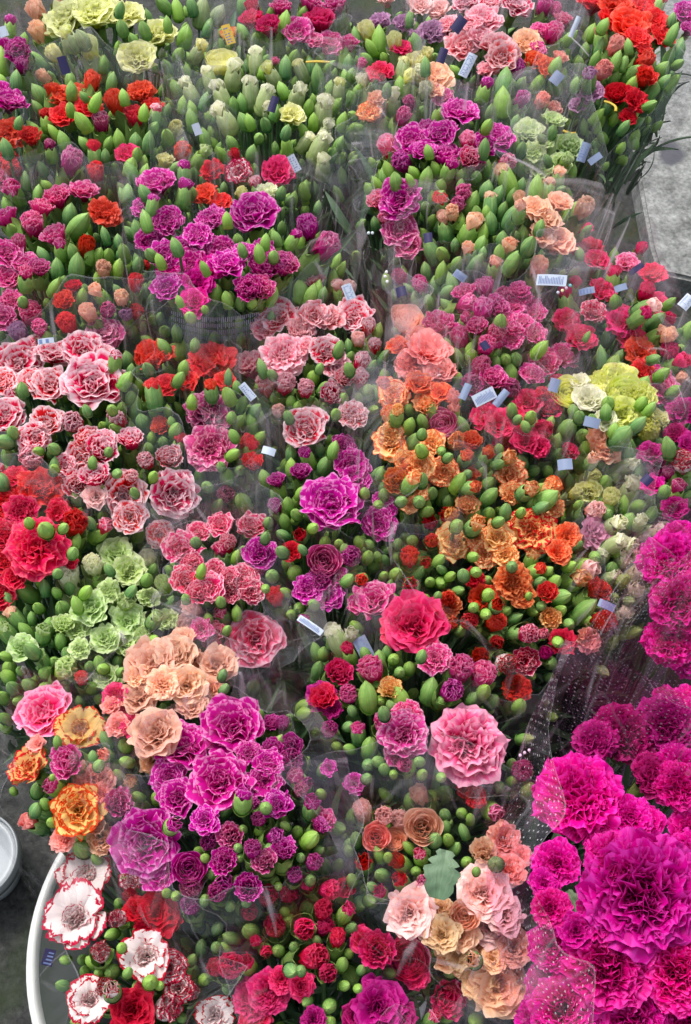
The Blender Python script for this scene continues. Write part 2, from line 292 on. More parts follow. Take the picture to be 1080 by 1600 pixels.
# ---------------------------------------------------------------- the flowers, bunch by bunch
# phrase | height of the heads (m) | point the stems lean away from (photo px) ; then colour+form x,y,size ...
# forms: A open, B ruffled, C show, G flat picotee, R rose-like, D/E half open ; buds: bud, pale, tip:<colour>
DATA = '''
=yellow bunch at the top left|.60|205,150
yeA 108,38,72 150,28,75 198,30,62 215,97,64 250,60,56 165,8,60
yeD 85,85,30 140,75,36
bud 190,40,24 128,82,24 162,98,26 186,75,20 225,45,24 208,62,22 255,8,28 110,60,30 290,55,32 325,45,20 310,80,28 280,85,26 277,15,24 105,62,26 232,30,20 262,38,20 300,10,24 188,15,22 60,95,24 175,120,20
pale 315,22,34 342,22,32 128,60,30
peD 60,50,34 68,120,24 58,18,36 95,5,26
=cream bud bunch at the top centre|.60|410,290
yeR 345,97,42
yeA 455,185,44
tip:cw 365,115,34 392,145,36 465,150,32 415,155,34 483,165,22 295,140,30 350,185,38 510,205,28 500,230,36 505,260,30 525,165,24 540,120,22
tip:cw 400,95,32 327,123,28 345,148,34 440,137,24 505,175,40 478,222,26 420,175,26
bud 423,115,28 446,105,28 470,110,26 497,125,30 380,188,26 415,195,22 475,205,20 448,205,22 395,235,24 430,175,22 275,210,34 448,230,24 300,190,26 320,215,24 360,220,24 345,240,22 405,215,22 325,45,22 378,48,22 412,110,22 300,170,22 320,160,22 285,165,20 530,140,26 535,190,24 530,225,22
pale 273,135,24 490,190,22 378,160,24 520,240,22 365,165,24 390,190,22
orR 357,52,24
=hazy pink bunch at the top centre|.57|450,140
mpA 465,55,54 515,72,46 490,68,36
crD 500,32,42 420,40,34 395,30,34 395,12,26
mpE 440,12,36 485,5,40 525,8,38 430,96,14
bud 445,35,30 425,20,22 380,15,26 400,60,20 460,90,22 500,95,22 475,18,20
=coral bunch below the yellow one|.61|150,330
coA 108,160,66 140,172,46 100,185,44
coB 222,150,56
coD 144,128,32 180,160,38 212,180,34 238,165,30 83,140,26 285,237,34 150,268,32
crA 200,245,44
mvD 158,190,32 112,252,42
tip:pi 243,180,26
bud 60,145,30 110,125,24 112,140,26 72,188,26 110,170,22 128,190,30 55,205,26 150,160,24 100,222,28 148,240,30 186,218,26 172,222,24 45,245,24 80,235,26 225,175,22 193,148,22 212,220,28 205,258,30 45,225,20 130,222,22 165,245,22 85,208,20 240,200,24 232,225,26 262,215,26 215,240,22 180,262,20 65,262,22 125,275,20 60,170,20 175,128,22 130,150,18 225,255,20 240,240,20
yeD 258,250,26
tip:gr 315,245,30
=coral and purple bunch at the left edge|.62|-20,300
coB 16,212,62 6,252,56
coD 48,212,30 20,262,34
puA 14,165,58 0,148,44
puD 28,80,34 8,72,30 34,100,28
bud 4,98,30 16,42,26 10,232,26 30,190,20 25,125,24 2,125,22 38,60,20
=mauve bud bunch on the left|.63|95,520
mpA 0,285,46 132,305,50 40,415,46 15,440,54 12,398,50
mpB 20,470,44
mvA 165,525,58 8,500,50
coB 163,335,60
mpD 90,307,36 65,325,34 10,340,36 52,350,42 85,367,38 62,418,28 48,490,44 168,485,30 62,512,30 30,380,28 100,300,24
rdD 135,385,34 115,447,22 212,488,28
coD 100,470,30 105,505,38 212,442,30 225,415,20
peD 162,420,30 138,488,32 190,465,28
gpD 198,492,26 30,520,36
tip:pe 155,460,30
bud 22,305,40 122,355,40 110,332,32 95,390,28 65,395,24 90,420,28 120,420,34 40,435,32 65,435,28 115,395,24 165,370,20 155,395,24 170,400,24 152,435,18 128,465,24 133,450,18 200,500,24 208,515,24 258,517,24 185,455,18 20,360,24 10,318,24 190,395,22 185,420,24 40,285,22 72,290,22 60,300,22 35,470,22 85,450,24 95,440,20 185,375,20 75,475,20 240,500,22 235,470,20 215,465,18 75,530,24 100,440,20 140,400,22
=purple bunch on the upper left|.665|350,540
puA 248,294,66 300,420,62 397,340,82 355,420,60 235,380,52 290,395,54 262,455,54 410,400,46
puB 262,350,62 330,345,56 345,393,56 310,370,54 258,400,54 380,395,40 225,325,44
mgA 310,445,52 305,478,54 330,425,52 270,425,50
puD 412,420,42 390,450,40 480,355,42 440,415,36
mpD 445,412,38 510,385,46 410,450,34
bud 288,302,32 355,342,24 372,375,24 430,370,22 405,395,24 428,398,22 458,375,26 470,372,22 378,390,20 320,420,20 338,460,26 355,467,26 297,495,24 275,385,26 238,322,26 228,345,24 215,360,28 235,397,24 250,408,22 205,268,28 225,300,26 415,378,22 320,482,16 280,470,18 200,300,26 288,270,28 395,472,22 375,470,22 425,465,24
=bunch behind the upper purple bunch|.63|380,420
crB 437,272,66
coB 322,308,52 345,318,44
wrB 375,270,50
rdB 333,268,44
rdD 367,243,22
cwD 420,300,30
tip:pi 402,294,28
tip:ye 382,308,28
bud 440,300,22 455,312,22 405,318,20 475,300,24 350,292,18 300,300,22
=pink and white bunch on the left|.63|90,730
pwA 30,570,76 85,560,62 130,552,70 148,605,104 78,608,68 12,655,70 75,665,60 125,718,54 190,775,78 270,772,82 50,600,50 5,600,52 160,560,50 60,545,46 205,808,56
pwB 55,685,60 165,690,46
lpA 150,778,44 100,560,46
pwA 250,835,48 100,728,40
pwD 115,660,40 140,690,42 158,702,44 148,743,42 120,757,38 205,685,36 228,720,32 265,715,36 50,715,46 185,655,30 205,745,26
pkD 352,772,36
pvA 160,520,54
bud 35,607,26 24,620,28 82,700,24 85,732,20 170,705,20 168,725,20 184,740,22 100,790,26 6,690,32 15,715,32 20,675,26 182,672,28 175,655,26 180,565,28 198,592,30 205,620,26 190,640,24 60,705,20 160,665,20 145,720,20 195,700,22 225,740,20 240,745,22 210,770,20 120,780,22 135,640,20 5,735,26 175,640,22
=coral and mauve bunch left of centre|.625|300,760
coB 240,563,80 330,568,84
coA 262,607,46 292,602,44 352,598,38
mvB 325,648,88 330,702,84
coD 238,618,26 252,665,26 395,722,28 385,690,28
tip:co 240,615,36
bud 232,578,26 283,547,26 288,572,24 280,593,24 330,610,28 357,618,30 370,603,20 378,632,24 393,660,28 212,640,30 222,657,30 275,672,30 255,690,22 237,682,20 280,692,28 392,702,30 365,710,24 355,745,32 323,760,26 380,785,34 405,686,24 200,562,24 357,590,18 345,728,20 240,645,22 262,640,18 300,625,24 215,600,26 205,580,22 400,640,24 372,660,22 365,680,22 232,700,24 268,660,20 250,710,18 375,735,24 340,790,22 305,780,22 408,600,22 255,540,24 305,535,22 362,650,22
=pink bunch at the centre|.63|490,700
piB 470,520,60 515,500,56 445,558,80
pwA 435,503,72 555,498,62 510,555,60 480,672,74
piA 480,545,44 525,577,46 490,495,50 412,520,44
pwB 550,650,56
piD 388,570,44 417,600,40 447,600,38 478,607,32 490,437,32 540,590,28
pwD 520,615,36 565,565,32 563,592,32 575,510,28 585,540,26
lpD 435,642,26 545,452,28 560,530,26
bud 470,455,34 487,462,30 530,455,28 410,577,22 490,588,28 488,630,30 508,605,24 508,642,26 535,625,26 467,635,26 530,545,22 548,560,22 575,612,28 560,622,22 525,647,22 578,545,26 600,590,22 590,515,26 580,575,22 505,460,20 455,625,22 430,620,22 545,575,22 590,620,24 425,585,20 545,540,20 500,575,18 598,560,22 405,650,22 450,650,22 585,640,22
=purple bunch at the centre|.635|510,860
puA 520,792,100 548,732,60 590,822,60 408,867,56 555,752,54 600,795,48 480,922,50 512,932,52 535,700,44
mvR 505,877,46
puB 522,903,46
puD 547,870,40 470,737,28 432,750,24 430,790,26 405,890,30 500,905,34
rdB 455,862,38
coD 430,932,34 595,930,22
tip:rd 470,838,30
bud 508,727,32 522,700,24 480,715,28 455,727,26 430,770,26 462,803,24 450,790,26 570,770,22 440,862,26 460,893,32 472,858,18 425,900,30 468,950,24 478,967,28 540,862,24 490,825,24 508,848,24 575,870,26 455,705,22 412,742,24 590,740,22 470,770,22 445,815,24 420,815,22 560,845,22 545,905,26 565,905,28 490,945,24 440,835,24 415,840,22 575,850,22 500,700,20 600,760,22 530,850,20 445,925,20 455,960,22 550,935,24
=salmon and peach bunch right of centre|.64|680,720
peR 638,502,48
saA 667,555,76 690,585,54
saB 648,575,74 655,530,50
orA 615,620,56 610,700,62
rrA 655,603,48 688,618,42 622,545,40
orB 655,727,58 692,738,58 610,680,46 675,692,48
mvR 690,665,46
orD 667,632,36 713,690,36 610,650,34
rrD 737,690,30 618,752,36 635,735,26
orA 650,770,48 630,720,36 640,790,30
saD 708,622,28 600,600,26
bud 620,648,30 640,665,26 660,658,24 660,676,22 645,692,30 658,703,28 675,642,26 708,643,28 723,668,30 727,716,30 643,753,34 628,783,24 655,783,26 668,800,28 570,820,20 700,715,22 600,770,22 590,790,24 690,705,20 640,640,22 595,740,22 660,750,24 675,770,24
=orange picotee bunch on the right|.63|640,850
orB 795,742,62 862,792,42 800,775,52
orA 710,850,64 775,842,56
oyB 830,830,86
orB 790,868,48 755,868,50 745,840,40
rrB 885,838,50 800,912,72 700,945,50
rrA 870,865,44 730,745,38 812,930,46
rdB 755,935,50 740,905,40
orD 860,763,38 862,775,30 705,805,30 730,790,32 860,965,30
coD 640,870,36 735,970,34 700,935,30 775,972,36 855,925,28 675,845,28
rdD 935,922,36 945,972,40 750,1025,34
saB 915,1000,56
rdA 880,1005,46
prD 825,990,38 820,1033,38 848,990,22
wrD 790,1037,40
rdB 805,1076,52
mgD 852,1020,26
pvA 927,837,66
tip:rd 672,820,34 700,812,36 642,915,34 776,946,30 700,783,24
tip:or 900,907,42 742,798,26 652,781,26
tip:lp 915,888,44
bud 765,754,28 790,717,32 765,776,30 760,717,34 699,745,26 716,755,30 736,762,28 732,740,20 692,775,24 711,776,24 761,805,26 697,805,24 665,796,26 630,784,24 714,822,28 742,821,34 765,803,26 644,844,24 604,859,16 619,871,14 602,875,18 620,896,28 666,881,28 654,895,26 687,875,24 672,909,22 690,911,28 704,901,22 724,896,26 744,894,24 762,907,22 716,924,24 764,929,28 740,949,22 705,975,28 775,1000,32 807,990,28 622,850,22 830,875,30 837,892,28 845,910,26 858,891,20 868,907,28 880,932,36 915,935,32 912,955,38 927,967,32 847,947,22 827,930,16 831,1057,20 872,1005,24 825,767,36 858,778,40 690,890,20 620,915,20 615,935,22 640,940,20 740,870,22 800,885,24 790,955,22 805,965,22 835,955,24 760,960,24 780,725,22 735,725,22 875,955,26 890,975,24 860,980,24 720,985,24 745,985,24 780,1020,22 890,885,22 790,800,26 780,815,24 815,800,22 840,765,22 850,790,24 610,915,18 665,935,20 685,930,18 590,870,20 600,900,20
=pale green carnations at the upper right|.61|830,330
grA 862,192,42 825,212,52 872,262,42 840,265,46
grB 835,240,42 850,225,34
grD 890,229,38 800,190,34 885,250,24
bud 864,203,22 855,250,20 878,240,18 815,235,22 845,215,18 868,285,26 895,265,20 805,225,20
=purple and pink bunch at the upper right|.64|705,330
puA 717,182,64 645,225,58 775,222,60 690,215,56 628,315,72 662,240,44 755,232,46
mvA 625,362,62 640,385,50
puD 695,242,42 628,254,36 808,108,32 815,155,28 668,205,34 740,255,32
hpD 605,229,36 731,220,32 735,246,30 792,255,32 590,312,30 600,340,22
mpD 631,182,30 725,302,32 715,320,30
bud 757,140,28 788,132,38 785,159,38 767,180,26 762,197,24 757,232,24 669,235,22 702,265,30 592,255,14 608,270,26 581,252,16 682,185,22 666,280,28 618,280,28 600,275,26 577,295,26 689,288,26 665,322,22 645,268,22 725,270,24 760,262,24 780,270,24 590,290,22 680,262,22 640,280,18 745,275,22 690,305,24 675,305,22 578,320,22
=peach and green bunch at the upper right|.645|740,520
peA 837,332,54 852,350,52 867,385,66 873,322,46 845,372,50 820,335,36
tip:co 692,320,34
tip:pe 736,357,38 766,320,30 734,395,28 772,420,30 812,330,28 857,297,28
peD 707,332,28 912,325,36 842,417,36 812,310,24
bud 696,352,34 736,320,32 767,347,28 761,295,30 791,280,38 801,342,38 795,390,34 752,380,26 755,395,20 744,412,28 800,412,32 785,372,26 675,395,32 711,382,18 837,302,36 895,335,36 844,354,24 817,367,28 827,384,34 872,280,28 877,296,16 780,300,26 745,335,24 720,345,22 800,310,24 815,290,22 690,395,26 715,410,24 825,405,24 780,395,22 805,368,24 755,365,22 760,330,20 785,330,22 720,290,20 690,425,24 665,420,22 700,455,24
=mixed bunch at the top right of centre|.60|640,220
crB 595,117,50
crA 626,79,38
yeD 574,50,34 617,65,30 662,85,28 647,95,30 640,120,24
cwD 567,127,26 655,118,34 665,140,28
tip:cw 614,158,32
orB 577,178,46
peD 588,155,26
peA 682,125,54 675,145,40
mpD 545,67,28 565,100,18 640,160,24
mvA 690,155,40
gpB 594,38,44 632,40,40 675,52,48 650,60,30
lpA 657,12,40 605,4,36 687,18,38
bud 592,68,32 649,62,24 570,92,26 560,140,22 600,90,20 630,110,30 625,130,24 545,95,22 550,115,22 548,150,22 605,140,20 640,180,26 660,175,26 615,195,24 600,200,24 560,200,22 550,180,20 665,105,22 680,90,22 645,140,24 690,175,22 556,60,22 580,75,22 640,30,20 580,210,22
=pink bunch at the top right of centre|.605|770,180
pwA 730,12,48 767,8,40 805,14,52
piA 755,38,60 725,74,58 775,78,54 785,95,60 750,65,50 700,45,44 735,45,44 762,115,40
peA 823,70,48
mpA 847,52,38 840,80,30
mpD 865,52,34 867,17,26 880,30,26 850,10,30
rrB 853,108,44
rrD 835,95,28
saD 847,157,28 865,170,24 875,90,24
bud 865,72,26 870,100,26 840,130,24 800,135,22 815,130,22 835,170,22 890,60,22 825,105,20 780,130,18 880,115,20 845,185,22 690,70,22 710,110,22
=coral bunch at the top right corner|.60|870,200
coA 925,12,56 960,15,60 982,45,70 1000,15,46 1020,37,44 1032,60,44 995,65,46 950,35,52 1005,85,34
saD 962,72,32 942,110,34
coD 1008,95,32 1010,120,30
rdD 965,147,34 1005,122,30
rdB 992,160,46 980,185,34
gpB 920,147,54 905,165,36
puA 1070,25,44 1075,50,36
bud 924,50,26 944,39,24 939,62,30 937,80,26 982,72,20 920,124,32 962,97,22 990,115,32 989,131,24 1036,107,28 1026,10,32 1060,75,32 1020,142,26 935,197,18 1050,30,20 960,120,22 975,100,20 1045,90,22 950,165,22 930,95,22 1040,125,22 1015,165,20 960,185,20 915,75,22 1050,55,24 935,180,22 905,100,22 900,130,22 975,200,20 1060,100,20
=crimson bunch below the concrete slab|.60|860,600
crA 917,397,58 930,412,46 907,362,38 1022,477,46 972,510,58 905,532,52
crB 937,460,58 1020,430,48 885,502,46 980,500,54 990,535,54
hpA 980,415,42
prB 927,490,48
coB 1000,553,58 1002,582,46
mpA 1030,610,62 1022,592,44
crD 1002,388,22 1042,500,28 1047,550,36 1010,455,30
peD 1065,590,22 1045,525,30
tip:lp 1010,482,34
tip:cr 1057,569,36
bud 957,437,32 1000,495,30 1025,502,28 1025,524,28 1072,520,28 895,450,28 884,470,32 917,526,14 1058,522,18 960,470,20 1045,475,20 1035,585,26 1055,610,24 965,560,22 960,575,26 975,595,24 1060,545,20 900,425,22 1025,560,22 1060,640,24
=bright pink bunch right of centre|.63|770,640
mpD 725,457,34 757,450,36 787,465,34 730,475,36 755,485,40 775,480,36 687,510,46 775,520,36 800,515,32 626,435,30 657,445,30 720,527,36 752,575,38 770,592,36 797,607,38 740,600,34 745,510,30 810,455,30 760,540,34
mpB 802,480,44 800,532,44 827,477,44 835,492,42 835,525,46 817,467,38 790,500,40 815,505,40
bud 727,505,30 782,502,28 707,445,26 805,560,30 797,582,32 737,557,30 715,560,26 775,585,18 770,550,26 700,480,24 700,545,24 715,590,24 725,620,22 670,470,22 650,465,24 680,445,24 790,560,24 775,565,22 670,495,20 735,545,22
tip:mp 774,544,30 845,545,26
=crimson bunch behind blue labels|.615|830,760
crA 760,657,54 780,668,60 797,662,54 790,697,44 825,632,48 822,692,48
crB 842,700,46 760,640,44 740,620,40
crD 857,634,42 849,672,38 890,705,24 870,600,30 845,615,28
mpA 850,570,50 880,560,50 830,590,44
bud 830,650,24 820,664,20 835,662,18 815,720,24 800,640,22 870,690,24 835,735,26 855,735,24 870,710,22 880,735,26 800,720,20 860,660,20 780,700,20 810,655,20
=lemon yellow bunch on the right|.625|900,760
liR 887,615,46 975,617,54
liA 965,595,56 967,650,64 990,642,62 930,610,40 945,625,50
cwA 920,628,56 945,660,42 905,600,36
liD 937,602,46 1012,670,50 950,590,40 1000,620,44 960,680,40
peD 940,690,48
peA 947,712,46
tip:cw 977,730,38
bud 1005,602,36 947,641,26 887,670,38 872,657,32 972,682,42 980,702,38 999,662,26 1005,627,26 912,682,34 950,627,26 925,655,22 1000,690,24 925,720,28 915,700,24 1015,640,22 960,670,24 895,640,24 995,720,22 1010,705,22 860,610,20 905,650,24 960,565,28 940,560,26
yeD 1028,655,30
=cream bud bunch beside the spotted film|.62|870,820
yeD 920,772,38 925,747,34 955,777,34 900,770,24
tip:cw 985,765,40 962,820,36 999,817,28 985,850,30 962,850,34 975,875,34 1017,865,26 1015,887,32 955,902,28 970,962,34 957,887,26 940,790,24
lpD 930,797,34
tip:cw 1022,835,42 995,897,40 992,925,40 942,867,30
bud 945,755,32 960,745,26 950,795,26 982,815,34 1002,869,34 975,907,32 950,802,24 930,870,24 960,935,26 945,925,24 985,940,24 1000,790,26 1020,800,26 1000,760,22 975,790,22 1040,790,24 920,905,24 965,865,20 1035,860,24 1010,915,22 890,750,22 905,790,22 950,950,20
=wine red bunch at the right edge|.63|1090,800
dkB 1068,645,56 1055,682,50
dkA 1075,697,42 1017,712,44 1030,730,38 1055,797,46
mgA 1020,762,40
wrD 1067,722,42
mvD 1045,738,24
tip:mv 1057,766,32
bud 1075,780,28 1045,702,32 1040,765,26 1050,745,22 1042,690,22 1075,750,26 1000,735,22 1078,720,20 1060,820,22 1030,690,20
=red fringed bunch on the left|.635|40,960
rsB 65,765,80 60,860,108 2,930,64 10,790,74 8,840,70 8,880,60 35,800,60 110,880,30
rsA 25,748,46 25,905,44 90,800,40
rsD 118,818,46
tip:hp 158,828,34
bud 70,826,34 115,862,24 4,750,28 85,730,22 100,825,22 90,895,22 45,815,22 140,815,22 160,805,20 120,845,20
=pale green bunch on the left|.62|140,1060
grA 182,868,56 202,895,58 145,955,64 200,975,66 120,985,46 195,1010,46 165,1000,50 35,1015,48 168,1060,48 225,1000,36
grB 170,925,44 232,935,40 260,970,44 125,1015,38 182,1000,40
cwD 107,900,46 145,883,38 230,875,34
grD 197,940,36 257,915,34 102,1045,42 225,995,34 100,975,30
tip:gr 160,1045,24
coD 128,1060,26
tip:pe 25,965,32
bud 43,927,36 43,904,20 70,918,24 62,908,18 12,990,34 98,950,32 78,975,30 68,990,32 40,985,24 152,907,26 50,1018,30 10,1025,24 10,1055,28 32,1048,20 65,1030,30 72,1050,30 105,1020,28 155,1035,26 185,1035,26 242,968,30 265,945,26 118,862,24 230,905,26 110,920,24 85,1035,26 140,1040,22 142,1075,28 155,1092,24 125,1095,22 30,908,16 170,890,20 240,890,24 135,925,24 88,925,20 60,950,22 15,940,24 5,970,24 95,1000,24 20,1075,26 45,1070,28 70,1075,28 100,1075,26 5,1090,26 30,1095,24 190,1050,22 215,1030,24 240,1000,22 265,1000,20 50,965,20 120,945,22 55,1095,22 205,925,22 85,1095,20
=raspberry pink bunch left of centre|.625|340,1000
prA 285,860,64 290,910,54 330,922,54 395,828,54 345,822,46 380,905,50 310,835,40
hpA 400,1000,92
prB 392,925,52 360,930,40 335,890,40 360,900,36
prD 360,915,36 312,925,34 355,850,34 400,890,30 300,880,30
lpD 300,950,38 293,975,36
hpD 335,985,30 332,1005,36
mpA 315,985,40
bud 348,867,36 348,963,30 315,892,22 370,870,22 345,940,22 370,955,22 325,965,20 305,845,22 380,860,22 290,935,20 415,920,20 265,890,20 355,985,20
=peach bunch left of centre|.645|275,1180
peA 240,1045,96 275,1030,76 340,1042,66 220,1092,66 292,1072,66 285,1002,46 245,1150,86 300,1105,54 330,1078,44
peB 255,1070,60 215,1060,50
ypA 240,1190,50
peD 305,1030,38
saA 185,1135,40 175,1105,34
crB 180,1088,46 207,1135,46 200,1110,40
bud 165,1180,30 195,1165,32 205,1225,32 352,1075,22 348,1055,20 215,1245,24 215,1260,20 195,1190,24 185,1210,20
=mixed pink and orange bunch on the lower left|.63|140,1320
hpA 75,1120,98
oyG 125,1145,82
oyA 50,1202,72 122,1268,86
saB 148,1220,72 160,1240,40
saA 100,1312,44 60,1165,34
mpD 105,1190,46 185,1255,40
peD 160,1312,40 150,1290,26
tip:mg 57,1262,26
bud 165,1155,24 85,1230,36 53,1287,38 127,1325,36 82,1214,14 70,1255,22 155,1195,24 90,1160,20 145,1180,20 180,1195,24 80,1285,22 100,1215,22 20,1235,16
=large purple bunch at the lower left|.67|370,1330
puA 365,1140,104 290,1175,96 345,1225,102 280,1250,66 232,1315,110 415,1222,62 250,1358,64 435,1262,52 320,1285,50 420,1195,50 265,1215,60
puB 390,1180,50
puD 455,1190,50 455,1167,34 425,1172,32 425,1130,26 442,1130,26 327,1315,34 350,1345,36 395,1327,34 445,1327,34 460,1367,30 388,1385,38 430,1307,32 490,1347,32 298,1415,36 405,1280,28 395,1255,24 340,1395,36 500,1290,24
mvD 360,1305,36 413,1345,34 300,1385,42 470,1235,28
mpD 505,1282,34
puR 295,1358,46
tip:pu 380,1248,38 487,1262,36 270,1290,34 350,1380,42 478,1225,28
tip:mv 435,1160,24
bud 415,1262,26 407,1298,24 380,1296,20 465,1300,26 468,1222,38 487,1310,36 500,1328,20 375,1340,20 320,1340,20 372,1325,20 420,1325,20 370,1375,22 430,1375,20 470,1340,20 485,1375,24 320,1405,22 330,1365,20 275,1400,22 385,1410,22 360,1415,24 445,1290,20 450,1350,20 310,1330,20 405,1365,20 260,1395,20 435,1385,18 500,1240,22
=pink bunch at the lower centre|.655|640,1170
mpA 585,945,76 560,948,40
crA 650,980,104 632,985,80
mpB 680,1030,60 632,1150,92 635,1120,56 625,1175,56
pkB 730,1165,132
crD 530,1050,38 505,1090,40
mpD 720,1045,48 755,1055,48 580,1045,48 545,1085,36 632,1195,30 600,1130,40 815,1205,42
puD 705,1080,42 515,1140,32
orD 610,1075,32
dkB 505,1090,56 520,1110,40
rdB 742,1245,40 725,1235,30
tip:cr 545,1020,28
tip:cw 527,1000,40 548,995,30
puA 555,1225,36 515,1200,30
tip:pk 770,1268,38
bud 575,1090,40 625,1090,36 672,1078,38 755,1082,32 770,1095,28 560,1145,32 578,1168,36 640,1200,28 593,1030,30 615,1030,26 640,1042,26 555,978,26 820,1155,26 575,1195,26 600,1115,26 660,1022,22 800,1195,24 545,1135,24 590,1190,26 605,1020,24 570,1020,24 625,1050,24 740,1088,22 700,1055,22 690,1095,22 595,1095,24 610,1100,22 550,1110,22 600,1200,24 575,1215,22 655,1190,24 800,1240,26 780,1230,24 660,1210,22 800,1220,20 545,1170,22 525,1165,20 615,1210,20 690,1215,22
=peach and blush bunch at the bottom centre|.65|690,1440
lpD 567,1267,38 600,1275,36 625,1280,36
peR 660,1292,50 617,1313,34
saR 588,1308,38
saA 785,1312,56 795,1362,54 812,1340,40
peD 755,1330,36 655,1242,36
lpA 640,1425,84 755,1398,92 785,1432,66 765,1450,60
saB 670,1425,40
peA 670,1442,56 745,1482,64 800,1482,64 720,1460,56
peR 725,1432,40
ypA 775,1540,98 745,1532,64 690,1462,66 800,1560,56 770,1500,46 700,1500,60
ypB 715,1490,60 690,1420,44
hpD 663,1378,30
tip:rd 570,1350,38 625,1348,36 627,1378,36
tip:cr 595,1395,30
bud 557,1313,26 680,1312,32 700,1312,24 696,1290,24 712,1325,24 640,1325,22 657,1338,30 592,1335,24 597,1368,30 650,1362,22 775,1350,34 730,1347,24 740,1500,34 695,1272,24 607,1340,22 725,1300,22 545,1330,22 550,1375,24 720,1270,22 640,1250,24 600,1240,22 580,1385,22 735,1280,20 745,1360,18
=crimson bud bunch at the bottom centre|.635|450,1530
crD 418,1400,40 450,1397,34 430,1447,42 475,1450,42 507,1447,34 527,1465,32 490,1495,48 512,1520,36 515,1390,38 505,1422,36 360,1510,50 480,1378,32 338,1512,34 390,1425,34 590,1485,50 615,1490,30 700,1560,50 540,1385,28 400,1470,22
crB 420,1550,76 395,1562,72 650,1525,46 440,1530,46
crA 470,1540,46 565,1470,44 400,1590,56
crR 637,1500,58
dkA 590,1575,96 555,1590,50 620,1590,60
dkB 490,1592,46
tip:cr 540,1427,32
tip:hp 675,1592,30
bud 392,1455,34 415,1485,28 435,1485,26 455,1517,30 510,1412,20 535,1507,26 385,1507,38 515,1572,30 515,1597,28 577,1510,26 470,1517,24 460,1480,22 445,1425,22 545,1490,22 495,1470,20 540,1540,22 480,1565,22 565,1515,20 560,1545,20 350,1480,24 340,1450,24 360,1465,24 530,1350,22 700,1590,22 520,1440,20 355,1545,22 550,1450,22 610,1520,24 380,1400,22
=bunch in the white bucket|.62|210,1500
wrG 135,1375,92 122,1437,108 228,1495,88 140,1562,74 335,1585,66
wrB 265,1512,62 280,1545,54 205,1378,42
wrD 158,1488,38 165,1545,38 185,1435,34 262,1575,52 300,1550,30
rdA 245,1430,74 215,1425,46 208,1578,74 265,1440,40
rdD 205,1400,28 225,1455,26
tip:wr 175,1548,38
tip:rd 150,1340,22
bud 175,1518,32 235,1535,32 155,1520,22 120,1597,28 98,1540,24 190,1480,22 175,1460,24 200,1520,22 250,1540,20 300,1500,22 320,1530,24 315,1480,24 195,1350,22 230,1390,24 285,1590,22 185,1410,20 140,1500,22 100,1500,20 215,1540,22 310,1440,22
=magenta bunch at the right edge|.66|1060,1000
mgC 1050,885,120 1065,945,110 1045,1005,90 1085,880,90 1080,1020,90
mgB 1040,930,60 1060,840,60
=large magenta bunch at the lower right|.69|980,1400
mgC 905,1250,156 1005,1395,214 950,1510,160 1055,1520,130 880,1575,120 990,1590,130 1070,1590,120
mgB 985,1280,80 870,1350,84 862,1480,84 1075,1300,80 1060,1200,84 860,1420,70 1045,1110,90 850,1540,70 935,1320,60 1080,1110,90 1070,1440,80
mgC 960,1350,110 1060,1230,90 1015,1460,110 940,1440,100 1080,1350,110 850,1590,90
mgA 1010,1290,60 900,1455,60 1000,1480,60 850,1380,50
dkC 975,1150,110 1040,1135,110 1085,1175,100 1020,1215,90 930,1160,80
'''
import re
bunches = []; cur = None
for ln in DATA.strip().splitlines():
    if ln[0] == '=':
        ph, z, b = ln[1:].split('|'); bx, by = map(float, b.split(','))
        cur = dict(phrase=ph, z=float(z), base=(bx, by), it=[]); bunches.append(cur)
    else:
        k, rest = ln.split(' ', 1)
        for p in rest.split():
            x, y, d = map(float, p.split(','))
            if k in ('bud', 'pale'): col, form = k, 'F'
            elif k.startswith('tip:'): col, form = k[4:], 'P'
            else: col, form = k[:2], k[2]
            cur['it'].append(dict(x=x, y=y, d=d, col=col, form=form))
CTR = dict(A=.20, B=.24, C=.26, G=.14, R=.34, D=.42, E=.40, F=.85, P=.95)
ORD = ['', 'second', 'third', 'fourth', 'fifth', 'sixth', 'seventh', 'eighth', 'ninth', 'tenth', 'eleventh', 'twelfth', 'thirteenth', 'fourteenth', 'fifteenth', 'sixteenth', 'seventeenth', 'eighteenth', 'nineteenth', 'twentieth']
FORMW = dict(A='open', B='ruffled', C='large fringed', G='flat open', R='rose-like', D='half-open', E='half-open')
allitems = []
